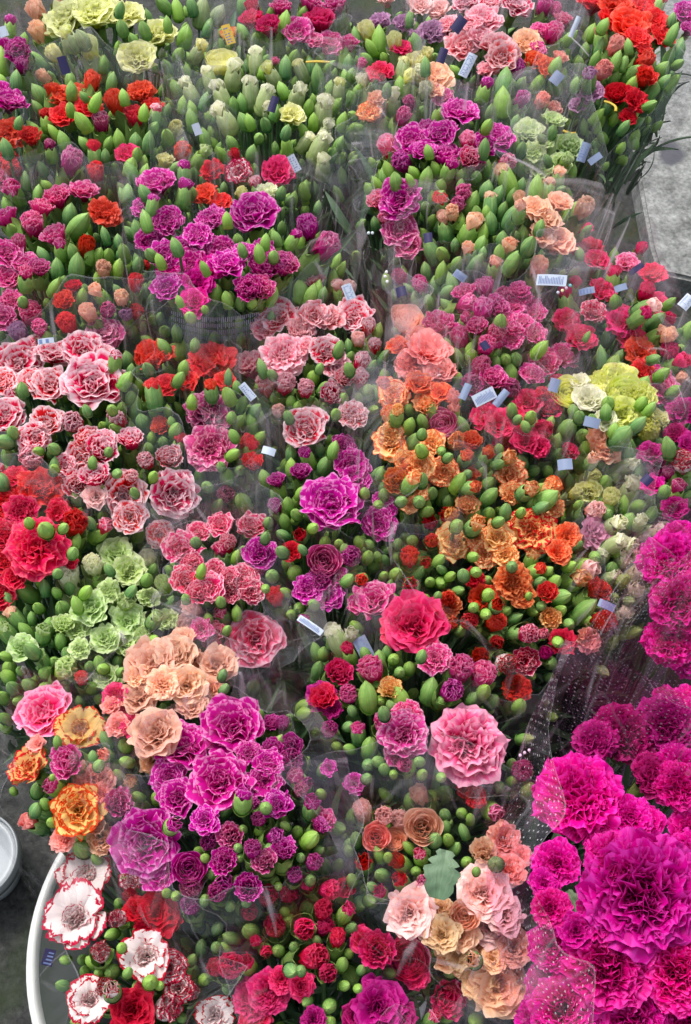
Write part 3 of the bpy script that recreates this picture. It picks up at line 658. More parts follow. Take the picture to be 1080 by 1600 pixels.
for b in bunches:
    xs = [i['x'] for i in b['it']]; ys = [i['y'] for i in b['it']]
    b['cx'], b['cy'] = sum(xs) / len(xs), sum(ys) / len(ys)
    b['rad'] = max(max(xs) - min(xs), max(ys) - min(ys)) / 2 + 20
    Pb = at(*b['base'], b['z']); b['bp'] = Vector((Pb.x, Pb.y, b['z'] - .36))
    big = [i for i in b['it'] if i['form'] in 'ABCGR']
    dom = [i['col'] for i in b['it'] if i['form'] in 'ABCGRDE']
    for i in b['it']:
        if i['form'] == 'F' and i['col'] == 'bud' and i['d'] >= 22 and random.random() < .34:
            near_ = min([q for q in b['it'] if q['form'] in 'ABCGRDE'], key=lambda q: math.hypot(q['x'] - i['x'], q['y'] - i['y'])); i['form'] = 'P'; i['col'] = near_['col']
    for i in b['it']:
        rr = math.hypot(i['x'] - b['cx'], i['y'] - b['cy']) / b['rad']
        dz = -.035 * rr * rr + random.uniform(-.008, .008)
        if i['form'] in 'FP':
            dz -= .004
            for q in big:
                if math.hypot(q['x'] - i['x'], q['y'] - i['y']) < q['d'] * .52: dz = max(dz, -.035 * rr * rr + .026)
        elif i['form'] in 'DE': dz += .006
        z = b['z'] + dz; P = at(i['x'], i['y'], z); m = mpp(i['x'], i['y'], z)
        wide = {'F': .78, 'P': .82, 'D': 1.12, 'E': .95, 'A': 1.09, 'B': 1.05, 'C': 1.08, 'G': 1.08, 'R': 1.08}[i['form']]
        s = i['d'] * m * wide
        ax = (P - b['bp']); ax.z *= .55; ax.normalize()
        j = .30 if i['form'] in 'FPDE' else .2
        toc = (Vector((0, 0, CAM_H)) - P).normalized()
        ax = (ax + toc * (.25 if i['form'] in 'FP' else .5 if i['form'] in 'DE' else .9) + Vector((random.gauss(0, j), random.gauss(0, j), 0))).normalized()
        q = ax.to_track_quat('Z', 'Y') @ Quaternion((0, 0, 1), random.uniform(0, 6.283))
        i.update(P=P, s=s, q=q, loc=P - (q @ Vector((0, 0, CTR[i['form']] * s))), b=b, w=i['d'] * wide)
        allitems.append(i)
# ---- words that single each flower out: form, colour, and its rank in its own bunch
WORDS = {'bud': 'closed green bud', 'pale': 'plump pale green bud'}
def words(i):
    if i['form'] == 'F': return WORDS[i['col']]
    c = PAL[i['col']][0]
    if i['form'] == 'P': return 'bud with ' + c.replace(' carnation', '').split(' with ')[0].split(' edged')[0] + ' petal tip'
    c = c.replace('large ', '')
    return FORMW[i['form']] + ' ' + c
def side_of(i):
    dx = i['x'] - i['b']['cx']; t = i['b']['rad'] * .3
    return 'left side' if dx < -t else 'right side' if dx > t else 'middle'
for b in bunches:
    fam = {}
    for i in b['it']: fam.setdefault(words(i), []).append(i)
    for wd, L in fam.items():
        if len(L) == 1: L[0]['label'] = 'the only %s in the %s' % (wd, b['phrase']); continue
        if len(L) <= 4:
            L.sort(key=lambda i: i['y'])
            for n, i in enumerate(L):
                o = 'topmost' if n == 0 else 'lowest' if n == len(L) - 1 else ORD[n] + ' from the top'
                i['label'] = ('%s, %s, %s' % (wd, o, b['phrase']))
        else:
            for sd_ in ('left side', 'middle', 'right side'):
                S = sorted([i for i in L if side_of(i) == sd_], key=lambda i: i['y'])
                hv = (len(S) + 1) // 2
                for n, i in enumerate(S):
                    o = 'topmost' if n == 0 else ORD[min(n, 19)] + ' down'; c_ = sd_.replace(' side', '').replace('middle', 'mid')
                    if len(S) > 8: c_ = ('upper ' if n < hv else 'lower ') + c_; o = 'first' if n % hv == 0 else ORD[n % hv]; o += ' down'
                    i['label'] = '%s, %s at %s, %s' % (wd, o, c_.replace('mid', 'middle'), b['phrase'])
    for i in b['it']:
        for x, y in ((' petal tip', ' tip'), (' carnation', ''), (' with pale edges', ''), (' with lilac edges', ''), (' with red edges', ''), (' with red throat', ''), (' at the ', ' at '), (' on the ', ' on '), (' in the ', ' in '), (' of the ', ' of '), (' behind the ', ' behind '), (' down at', ' at'), (' from the top', ' down'), (' beside the ', ' beside ')):
            if len(re.findall(r"[A-Za-z0-9][A-Za-z0-9'-]*", i['label'])) > 16: i['label'] = i['label'].replace(x, y, 1)
buds = sorted([i for i in allitems if i['form'] in 'FP'], key=lambda i: -i['d'])
single = set(id(i) for i in buds[:300]); rest = buds[300:]
restf = []
for fs in ('ABCGR', 'DE'):
    L = sorted([i for i in allitems if i['form'] in fs], key=lambda i: -i['d']); restf += L[300:]; single |= set(id(i) for i in L[:300])
def place(kind, i):
    root = empty(kind, i['loc']); root.rotation_mode = 'QUATERNION'; root.rotation_quaternion = i['q']; root.scale = (i['s'],) * 3
    return root
def put(name, me, mat, root, z=0, sc=1):
    if not me.materials: me.materials.append(None)
    o = bpy.data.objects.new(name, me); C.objects.link(o); o.parent = root
    o.material_slots[0].link = 'OBJECT'; o.material_slots[0].material = mat
    o.location = (0, 0, z); o.scale = (sc,) * 3
    return o
def put_stem(i, root, z):
    w_ = root.location + i['q'] @ Vector((0, 0, z * i['s'])); d = (i['b']['bp'] - Vector((0, 0, .1)) - w_).normalized()
    o = put('stem', random.choice(STM), MS_, root, z, 1 / i['s'])
    o.rotation_mode = 'QUATERNION'; o.rotation_quaternion = (i['q'].inverted() @ (-d)).to_track_quat('Z', 'Y')
def build(i):
    f = i['form']; g_ = ('closed buds of the ' if f in 'FP' else 'half-open flowers of the ' if f in 'DE' else 'open flowers of the ') + i['b']['phrase']
    if f in 'FP':
        root = place('carnation_bud', i); tag(root, i['label'], 'bud', g_)
        put('calyx', random.choice(BUD if f == 'F' else BTIP), MBC if i['col'] in ('pale', 'cw', 'ye') else MB_, root)
        if f == 'P': put('petals', random.choice(PM['T']), M[i['col']], root, .93, 1.28)
        put_stem(i, root, 0)
    else:
        half = f in 'DE'
        root = place('half_open_carnation' if half else 'carnation', i)
        tag(root, i['label'], 'half-open carnation' if half else 'carnation', g_)
        ff = f
        if f == 'D' and random.random() < .35: ff = 'E'
        put('petals', random.choice(PM[ff]), M[i['col']], root)
        put('calyx', random.choice(CAL['half' if half else 'open']), MBC if i['col'] in ('cw', 'ye', 'li') and half else MC_, root, 0 if not half else .06)
        put_stem(i, root, -.9 if half else -.4)
for i in allitems:
    if id(i) not in single: continue
    build(i)
# ---- the rest of the small buds and the tangle of stems and leaves beneath, one mass each
def arrays(me):
    n = len(me.vertices); co = np.empty(n * 3, np.float32); me.vertices.foreach_get('co', co)
    m = len(me.loops); vi = np.empty(m, np.int32); me.loops.foreach_get('vertex_index', vi)
    uv = np.empty(m * 2, np.float32); me.uv_layers[0].data.foreach_get('uv', uv)
    return co.reshape(-1, 3), vi.reshape(-1, 4), uv.reshape(-1, 2)
_A = {}
def addm(g, me, mat4, mi=0, shift=None):
    if shift is None: shift = random.randrange(60)
    if me.name not in _A: _A[me.name] = arrays(me)
    co, f, uv = _A[me.name]; Mx = np.array(mat4)
    g.v.append(co @ Mx[:3, :3].T + Mx[:3, 3]); g.f.append(f + g.n); g.n += len(co); g.uv.append(uv + np.array([[float(shift), 0]])); g.mi.append(np.full(len(f), mi))
def trs(loc, q, s): return Matrix.Translation(loc) @ q.to_matrix().to_4x4() @ Matrix.Scale(s, 4)
g = G()
for i in rest: addm(g, random.choice(BUD), trs(i['loc'], i['q'], i['s']))
gf = G(); cols = sorted(set(i['col'] for i in restf))
for i in restf:
    T_ = trs(i['loc'], i['q'], i['s']); addm(gf, random.choice(PM[i['form']]), T_, cols.index(i['col']), 0)
    addm(gf, random.choice(CAL['half' if i['form'] in 'DE' else 'open']), T_, len(cols))
o = link('small_carnations', gf.mesh('small_carnations'), [M[c] for c in cols] + [MC_]); tag(o, 'the many smallest carnations crowded between the larger ones in every bunch', 'carnations', kind='stuff')
def hull(pts):
    pts = sorted(set(pts)); 
    def half(p):
        h = []
        for a in p:
            while len(h) > 1 and (h[-1][0] - h[-2][0]) * (a[1] - h[-2][1]) - (h[-1][1] - h[-2][1]) * (a[0] - h[-2][0]) <= 0: h.pop()
            h.append(a)
        return h
    return half(pts)[:-1] + half(pts[::-1])[:-1]
def inside(p, H):
    return all((H[(k + 1) % len(H)][0] - H[k][0]) * (p[1] - H[k][1]) - (H[(k + 1) % len(H)][1] - H[k][1]) * (p[0] - H[k][0]) >= 0 for k in range(len(H)))
def leaf_mesh(seed):
    rs = np.random.RandomState(seed); g = G(); n = 9; P = np.zeros((n, 3, 3)); U = np.zeros((n, 3, 2)); b = .3 + .9 * rs.rand()
    for k in range(n):
        t = k / (n - 1); wd = .055 * math.sin(math.pi * min(1, t * .9 + .12)) ** .8 + .002; z = math.sin(t * b) / b; x = (1 - math.cos(t * b)) / b
        P[k] = [(x - .015, -wd, z), (x + .012, 0, z), (x - .015, wd, z)]; U[k, :, 0] = (0, .5, 1); U[k, :, 1] = t * .5
    g.grid(P, U); return g.mesh('leaf')
LF = [leaf_mesh(i) for i in range(5)]; gl = G(); up = Vector((0, 0, 1))
for b in bunches:
    H = [(p[0], p[1]) for p in hull([(i['P'].x, i['P'].y) for i in b['it']])]; b['hull'] = H
    ar = abs(sum(H[k][0] * H[(k + 1) % len(H)][1] - H[(k + 1) % len(H)][0] * H[k][1] for k in range(len(H)))) / 2
    hc = (sum(h[0] for h in H) / len(H), sum(h[1] for h in H) / len(H)); H = [(hc[0] + (h[0] - hc[0]) * (1 + .028 / math.dist(h, hc)), hc[1] + (h[1] - hc[1]) * (1 + .028 / math.dist(h, hc))) for h in H]
    if 'corner' in b['phrase'] or 'slab' in b['phrase'] or 'bucket' in b['phrase'] or 'orange bunch on' in b['phrase']: H = b['hull']
    x0, x1 = min(h[0] for h in H), max(h[0] for h in H); y0, y1 = min(h[1] for h in H), max(h[1] for h in H)
    n = int(ar / .00034); k = 0; mag = 'magenta' in b['phrase']
    while k < n:
        p = (random.uniform(x0, x1), random.uniform(y0, y1))
        if not inside(p, H): continue
        k += 1
        cxy = Vector((p[0] - b['bp'].x, p[1] - b['bp'].y, .36)); 
        if not mag:
            ax = (cxy.normalized() + Vector((random.gauss(0, .35), random.gauss(0, .35), 0))).normalized(); s = random.uniform(.008, .014)
            addm(g, random.choice(BUD), trs(Vector((p[0], p[1], b['z'] - random.uniform(.05, .10))), ax.to_track_quat('Z', 'Y'), s))
            d = Vector((p[0], p[1], b['z'] - .08)); 
            addm(gl, random.choice(STM), trs(d, (d - b['bp']).normalized().to_track_quat('Z', 'Y'), 1))
        for _ in range(0 if 'orange bunch on' in b['phrase'] or ('bucket' in b['phrase'] and p[0] < hc[0]) else 2):
            ax = (Vector((cxy.x * .4, cxy.y * .4, .36)).normalized() + Vector((random.gauss(0, .4), random.gauss(0, .4), 0))).normalized()
            q = ax.to_track_quat('Z', 'Y') @ Quaternion((0, 0, 1), random.uniform(0, 6.28))
            addm(gl, random.choice(LF), trs(Vector((p[0], p[1], b['z'] - random.uniform(.11, .20))), q, random.uniform(.04, .09)))
o = link('small_green_buds', g.mesh('small_green_buds'), MB_); tag(o, 'mass of small green buds filling the gaps between flowers', 'buds', kind='stuff')
o = link('stems_and_leaves', gl.mesh('stems_and_leaves'), ML_); tag(o, 'tangle of thin green stems and narrow leaves under the flowers', 'foliage', kind='stuff')
# ---------------------------------------------------------------- ground
def poly_prism(name, pts, z0, z1, mat, bev=0):
    import bmesh
    bm = bmesh.new(); lo = [bm.verts.new((p[0], p[1], z0)) for p in pts]; hi = [bm.verts.new((p[0], p[1], z1)) for p in pts]; n = len(pts)
    bm.faces.new(hi); bm.faces.new(lo[::-1])
    for k in range(n): bm.faces.new((lo[k], lo[(k + 1) % n], hi[(k + 1) % n], hi[k]))
    bmesh.ops.recalc_face_normals(bm, faces=bm.faces)
    if bev: bmesh.ops.bevel(bm, geom=[e for e in bm.edges if all(v.co.z > z1 - 1e-4 for v in e.verts)], offset=bev, segments=3, affect='EDGES')
    me = bpy.data.meshes.new(name); bm.to_mesh(me); bm.free()
    return link(name, me, mat)
asph = plain('asphalt', (.008, .009, .009), .75, .3, (75, (.055, .058, .055), .9))
t = asph.node_tree; N, K = t.nodes.new, t.links.new                    # moss growing in patches
p = [n for n in t.nodes if n.type == 'BSDF_PRINCIPLED'][0]; src = p.inputs['Base Color'].links[0].from_socket
tc = N('ShaderNodeTexCoord'); n2 = N('ShaderNodeTexNoise'); n2.inputs['Scale'].default_value = 7; n2.inputs['Detail'].default_value = 6; K(tc.outputs['Object'], n2.inputs[0])
c2 = N('ShaderNodeValToRGB'); c2.color_ramp.elements[0].position = .52; c2.color_ramp.elements[1].position = .68; K(n2.outputs[0], c2.inputs[0])
mx = N('ShaderNodeMix'); mx.data_type = 'RGBA'; K(c2.outputs[0], mx.inputs[0]); K(src, mx.inputs[6]); mx.inputs[7].default_value = (.02, .035, .008, 1); K(mx.outputs[2], p.inputs['Base Color'])
poly_prism('ground', [(-30, -30), (30, -30), (30, 60), (-30, 60)], -.2, 0, asph)['kind'] = 'structure'
conc = plain('concrete', (.13, .135, .13), .85, .3, (26, (.33, .34, .33), .6))
t = conc.node_tree; N, K = t.nodes.new, t.links.new
p = [n for n in t.nodes if n.type == 'BSDF_PRINCIPLED'][0]; src = p.inputs['Base Color'].links[0].from_socket
tc = N('ShaderNodeTexCoord'); n2 = N('ShaderNodeTexNoise'); n2.inputs['Scale'].default_value = 170; n2.inputs['Detail'].default_value = 4; K(tc.outputs['Object'], n2.inputs[0])
mr = N('ShaderNodeMapRange'); mr.inputs[1].default_value = .3; mr.inputs[2].default_value = .7; mr.inputs[3].default_value = .55; mr.inputs[4].default_value = 1.15; K(n2.outputs[0], mr.inputs[0])
mx = N('ShaderNodeMix'); mx.data_type = 'RGBA'; mx.blend_type = 'MULTIPLY'; mx.inputs[0].default_value = 1; K(src, mx.inputs[6]); K(mr.outputs[0], mx.inputs[7])
st = at(1050, 240, .05); vm = N('ShaderNodeVectorMath'); vm.operation = 'DISTANCE'; vm.inputs[1].default_value = st; 
wn = N('ShaderNodeTexNoise'); wn.inputs['Scale'].default_value = 14; K(tc.outputs['Object'], wn.inputs[0])
K(tc.outputs['Object'], vm.inputs[0]); sb = N('ShaderNodeMath'); sb.operation = 'MULTIPLY_ADD'; sb.inputs[1].default_value = .06; K(wn.outputs[0], sb.inputs[0]); K(vm.outputs['Value'], sb.inputs[2])
c3 = N('ShaderNodeMapRange'); c3.inputs[1].default_value = .056; c3.inputs[2].default_value = .064; c3.inputs[3].default_value = .95; c3.inputs[4].default_value = 0; K(sb.outputs[0], c3.inputs[0])
m2 = N('ShaderNodeMix'); m2.data_type = 'RGBA'; K(c3.outputs[0], m2.inputs[0]); K(mx.outputs[2], m2.inputs[6]); m2.inputs[7].default_value = (.07, .07, .085, 1)
K(m2.outputs[2], p.inputs['Base Color'])
sl = [at(x, y, .05) for x, y in ((975, 60), (983, 190), (1000, 290), (1018, 385), (1030, 425), (1100, 440), (1500, 455), (1500, -260), (960, -260))]
poly_prism('kerb_stone', [(q.x, q.y) for q in sl], .0, .05, conc, .006)['kind'] = 'structure'
# ---------------------------------------------------------------- buckets
def bucket(cx, cy, r, h, mat, label, group, rim_mat=None, base_r=.8):
    root = empty('flower_bucket', (cx, cy, 0)); tag(root, label, 'bucket', group)
    g = G(); lathe(g, [(r * base_r * .02, .002), (r * base_r, .002), (r * base_r, .012), (r * .97, h - .012), (r * .97, h - .006), (r * .955, h - .006), (r * base_r * .98, .02), (r * .02, .02)], 96)
    link('body', g.mesh('bucket_body'), mat, root)
    g = G(); lathe(g, [(r * .955, h - .006), (r * .965, h), (r * .985, h + .003), (r * 1.01, h), (r * 1.018, h - .01), (r * 1.005, h - .022), (r * .985, h - .02)], 96)
    link('rim', g.mesh('bucket_rim'), rim_mat or mat, root)
    return root
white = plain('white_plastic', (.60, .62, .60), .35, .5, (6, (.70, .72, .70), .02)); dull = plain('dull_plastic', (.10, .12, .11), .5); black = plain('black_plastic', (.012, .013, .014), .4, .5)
grey = plain('grey_plastic', (.33, .36, .38), .4, .5, (9, (.40, .43, .45), .02))
def circ(A, B, Cc):
    ax, ay, bx, by, cx, cy = A.x, A.y, B.x, B.y, Cc.x, Cc.y
    d = 2 * (ax * (by - cy) + bx * (cy - ay) + cx * (ay - by))
    ux = ((ax**2 + ay**2) * (by - cy) + (bx**2 + by**2) * (cy - ay) + (cx**2 + cy**2) * (ay - by)) / d
    uy = ((ax**2 + ay**2) * (cx - bx) + (bx**2 + by**2) * (ax - cx) + (cx**2 + cy**2) * (bx - ax)) / d
    return ux, uy, math.hypot(ax - ux, ay - uy)
ux, uy, ur = circ(at(94, 1335, .40), at(46, 1480, .40), at(54, 1600, .40)); print('bucket', ux, uy, ur)
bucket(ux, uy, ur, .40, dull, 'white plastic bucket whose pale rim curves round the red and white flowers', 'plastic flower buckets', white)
ux, uy, ur = circ(at(522, 275, .42), at(512, 325, .42), at(490, 375, .42)); print('bucket', ux, uy, ur)
c = at(440, 330, .42); ur = (at(520, 320, .42) - c).length
bucket(c.x, c.y, ur, .42, white, 'white bucket with only its right rim showing beside the upper purple bunch', 'plastic flower buckets')
c = at(-42, 1338, .07); ur = (at(27, 1338, .07) - c).length
tub = bucket(c.x, c.y, ur, .07, grey, 'grey round tub cut by the lower left edge', 'plastic flower buckets', grey)
g = G(); lathe(g, [(ur * .96, .060), (ur * .93, .066), (ur * .80, .066), (ur * .78, .061), (ur * .02, .060)], 64); link('lid', g.mesh('lid'), grey, tub)
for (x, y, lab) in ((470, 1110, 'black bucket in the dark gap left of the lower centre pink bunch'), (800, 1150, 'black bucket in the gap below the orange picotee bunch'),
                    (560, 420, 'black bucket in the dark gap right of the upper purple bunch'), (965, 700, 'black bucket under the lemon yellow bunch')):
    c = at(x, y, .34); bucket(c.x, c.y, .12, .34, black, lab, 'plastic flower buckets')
# ---------------------------------------------------------------- clear film sleeves
def film_mat(name, tint, haze, spots=False, tintmix=0.):
    m = bpy.data.materials.new(name); t, N, K = nodes(m); out = N('ShaderNodeOutputMaterial')
    uv = N('ShaderNodeUVMap'); uv.uv_map = 'UVMap'; oi = N('ShaderNodeObjectInfo')
    mp = N('ShaderNodeVectorMath'); mp.operation = 'MULTIPLY'; mp.inputs[1].default_value = (26, 1.1, 1); K(uv.outputs[0], mp.inputs[0])
    ad = N('ShaderNodeVectorMath'); ad.operation = 'ADD'; K(mp.outputs[0], ad.inputs[0]); K(oi.outputs['Location'], ad.inputs[1])
    nz = N('ShaderNodeTexNoise'); nz.inputs['Scale'].default_value = 1; nz.inputs['Detail'].default_value = 5; nz.inputs['Roughness'].default_value = .6; nz.inputs['Distortion'].default_value = .8; K(ad.outputs[0], nz.inputs['Vector'])
    bp = N('ShaderNodeBump'); bp.inputs['Strength'].default_value = .55; bp.inputs['Distance'].default_value = .012; K(nz.outputs[0], bp.inputs['Height'])
    tr = N('ShaderNodeBsdfTransparent'); tr.inputs[0].default_value = (*tint, 1)
    gl = N('ShaderNodeBsdfGlossy'); gl.inputs['Roughness'].default_value = .16; gl.inputs[0].default_value = (.9, .9, .95, 1); K(bp.outputs[0], gl.inputs['Normal'])
    df = N('ShaderNodeBsdfDiffuse'); df.inputs[0].default_value = (.80, .76, .82, 1); tl = N('ShaderNodeBsdfTranslucent'); tl.inputs[0].default_value = (.80, .76, .82, 1)
    dd = N('ShaderNodeMixShader'); dd.inputs[0].default_value = .35; K(df.outputs[0], dd.inputs[1]); K(tl.outputs[0], dd.inputs[2])
    fr = N('ShaderNodeFresnel'); fr.inputs[0].default_value = 1.45
    f2 = N('ShaderNodeMath'); f2.operation = 'MINIMUM'; f2.inputs[1].default_value = .045; K(fr.outputs[0], f2.inputs[0])
    m1 = N('ShaderNodeMixShader'); K(f2.outputs[0], m1.inputs[0]); K(tr.outputs[0], m1.inputs[1]); K(gl.outputs[0], m1.inputs[2])
    hz = N('ShaderNodeMapRange'); hz.inputs[1].default_value = .54; hz.inputs[2].default_value = .76; hz.inputs[3].default_value = haze * .05; hz.inputs[4].default_value = haze * 2.6; K(nz.outputs[0], hz.inputs[0])
    # painted highlights: thin bright lines for creases and along the cut top edge
    m4 = N('ShaderNodeVectorMath'); m4.operation = 'MULTIPLY'; m4.inputs[1].default_value = (9, 2.2, 1); K(uv.outputs[0], m4.inputs[0]); n4 = N('ShaderNodeTexNoise'); n4.inputs['Scale'].default_value = 1.3; n4.inputs['Detail'].default_value = 1; K(m4.outputs[0], n4.inputs['Vector'])
    s4 = N('ShaderNodeMath'); s4.operation = 'SUBTRACT'; s4.inputs[1].default_value = .5; K(n4.outputs[0], s4.inputs[0]); a4 = N('ShaderNodeMath'); a4.operation = 'ABSOLUTE'; K(s4.outputs[0], a4.inputs[0])
    c4 = N('ShaderNodeMapRange'); c4.inputs[1].default_value = .0; c4.inputs[2].default_value = .004; c4.inputs[3].default_value = .10; c4.inputs[4].default_value = 0; K(a4.outputs[0], c4.inputs[0])
    sp = N('ShaderNodeSeparateXYZ'); K(uv.outputs[0], sp.inputs[0]); e4 = N('ShaderNodeMapRange'); e4.inputs[1].default_value = .3975; e4.inputs[2].default_value = .399; e4.inputs[3].default_value = 0; e4.inputs[4].default_value = .15; K(sp.outputs[1], e4.inputs[0])
    m6 = N('ShaderNodeVectorMath'); m6.operation = 'MULTIPLY'; m6.inputs[1].default_value = (95, 5, 1); K(uv.outputs[0], m6.inputs[0]); n6 = N('ShaderNodeTexNoise'); n6.inputs['Scale'].default_value = 1; n6.inputs['Detail'].default_value = 3; K(m6.outputs[0], n6.inputs['Vector'])
    c6 = N('ShaderNodeMapRange'); c6.inputs[1].default_value = .62; c6.inputs[2].default_value = .72; c6.inputs[3].default_value = 0; c6.inputs[4].default_value = min(.5, .12 + haze * 3.2); K(n6.outputs[0], c6.inputs[0])  # pale streaks painted into the film in place of glints
    q6 = N('ShaderNodeMath'); q6.operation = 'MAXIMUM'; K(c6.outputs[0], q6.inputs[0]); K(c4.outputs[0], q6.inputs[1]); c4 = q6
    q4 = N('ShaderNodeMath'); q4.operation = 'MAXIMUM'; K(c4.outputs[0], q4.inputs[0]); K(e4.outputs[0], q4.inputs[1]); q5 = N('ShaderNodeMath'); q5.operation = 'MAXIMUM'; K(q4.outputs[0], q5.inputs[0]); K(hz.outputs[0], q5.inputs[1])
    m2 = N('ShaderNodeMixShader'); K(q5.outputs[0], m2.inputs[0]); K(m1.outputs[0], m2.inputs[1]); K(dd.outputs[0], m2.inputs[2]); last = m2
    if spots:
        v = N('ShaderNodeVectorMath'); v.operation = 'MULTIPLY'; v.inputs[1].default_value = (210, 190, 1); K(uv.outputs[0], v.inputs[0])
        vo = N('ShaderNodeTexVoronoi'); vo.inputs['Randomness'].default_value = .25; vo.inputs['Scale'].default_value = 1; K(v.outputs[0], vo.inputs['Vector'])
        lt = N('ShaderNodeMath'); lt.operation = 'LESS_THAN'; lt.inputs[1].default_value = .16; K(vo.outputs['Distance'], lt.inputs[0])
        wd = N('ShaderNodeBsdfDiffuse'); wd.inputs[0].default_value = (.8, .75, .8, 1)
        lm = N('ShaderNodeMath'); lm.operation = 'MULTIPLY'; lm.inputs[1].default_value = .36; K(lt.outputs[0], lm.inputs[0])
        m3 = N('ShaderNodeMixShader'); K(lm.outputs[0], m3.inputs[0]); K(last.outputs[0], m3.inputs[1]); K(wd.outputs[0], m3.inputs[2]); last = m3
    K(last.outputs[0], out.inputs[0]); return m
CLEAR = film_mat('clear_film', (.99, .985, .99), .036); PINKF = film_mat('spotted_film', (.94, .78, .90), .04, True); LILAC = film_mat('lilac_film', (.97, .93, .97), .06); VEIL = film_mat('streaked_film', (.99, .975, .985), .085)
def sleeve(rim, bp, mat, label, seed, name='flower_sleeve', rb=.05, depth=0., fold=.006, inn=.03):
    """rim: world points round the top; tapers down to a small ring round the stems"""
    rs = np.random.RandomState(seed); n = len(rim); Q = []
    for k in range(n):
        a, b_ = rim[k], rim[(k + 1) % n]; m = max(3, int((b_ - a).length / .008))
        for j in range(m): Q.append(a.lerp(b_, j / m))
    Q = np.array([list(q) for q in Q]); nn = len(Q)
    cen = Q.mean(0); ang = np.arctan2(Q[:, 1] - cen[1], Q[:, 0] - cen[0])
    base = np.stack([bp.x + rb * np.cos(ang), bp.y + rb * np.sin(ang), np.full(nn, bp.z)], 1)
    rows = 18; P = np.zeros((rows, nn, 3)); U = np.zeros((rows, nn, 2)); arc = np.concatenate([[0], np.cumsum(np.linalg.norm(np.diff(Q, axis=0), axis=1))])
    out = Q - cen; out[:, 2] = 0; out /= np.linalg.norm(out, axis=1)[:, None] + 1e-6
    fr = [(rs.uniform(25, 140), rs.rand() * 6.28, rs.uniform(.3, 1)) for _ in range(6)]
    lean = np.clip(sum(np.sin(n_ * ang + rs.rand() * 6.28) for n_ in (1, 2, 3, 5)) * .5 + .35, 0, 1.6)[:, None]
    for r in range(rows):
        t = r / (rows - 1); k = min(1, t / .82) ** .8; h = max(0, (t - .82) / .18)
        p = base * (1 - k) + Q * k - out * lean * inn * h * (.6 + .4 * h); p[:, 2] += h * (.012 + .012 * lean[:, 0])
        f = sum(a * np.sin(w_ * arc + ph + 1.5 * math.sin(3 * t + ph)) for w_, ph, a in fr) / 3
        P[r] = p + out * (fold * (.3 + 1.0 * t) * f)[:, None] + out * (.018 * math.sin(math.pi * t))
        U[r, :, 0] = arc; U[r, :, 1] = t * .4
    g = G(); P = np.concatenate([P, P[:, :1]], 1); U = np.concatenate([U, U[:, :1] + [[[arc[-1] + .008, 0]]]], 1); g.grid(P, U)
    o = link(name, g.mesh('sleeve'), mat); tag(o, label, 'flower wrap', 'clear film sleeves round the bunches'); return o
def grow(b, px, dz, corner=0., seed=0):
    rs = random.Random(seed); H = b['hull']; c = Vector((sum(h[0] for h in H) / len(H), sum(h[1] for h in H) / len(H), 0)); pts = []
    H = H[::max(1, len(H) // 9)]
    for k, h in enumerate(H):
        v = Vector((h[0], h[1], 0)) - c; L = v.length; v.normalize()
        e = px + (corner if rs.random() < .3 else 0) + rs.uniform(-.004, .006)
        q = c + v * (L + e); q.z = b['z'] + dz + rs.uniform(-.012, .014); pts.append(q)
    return pts
sleeves = {}
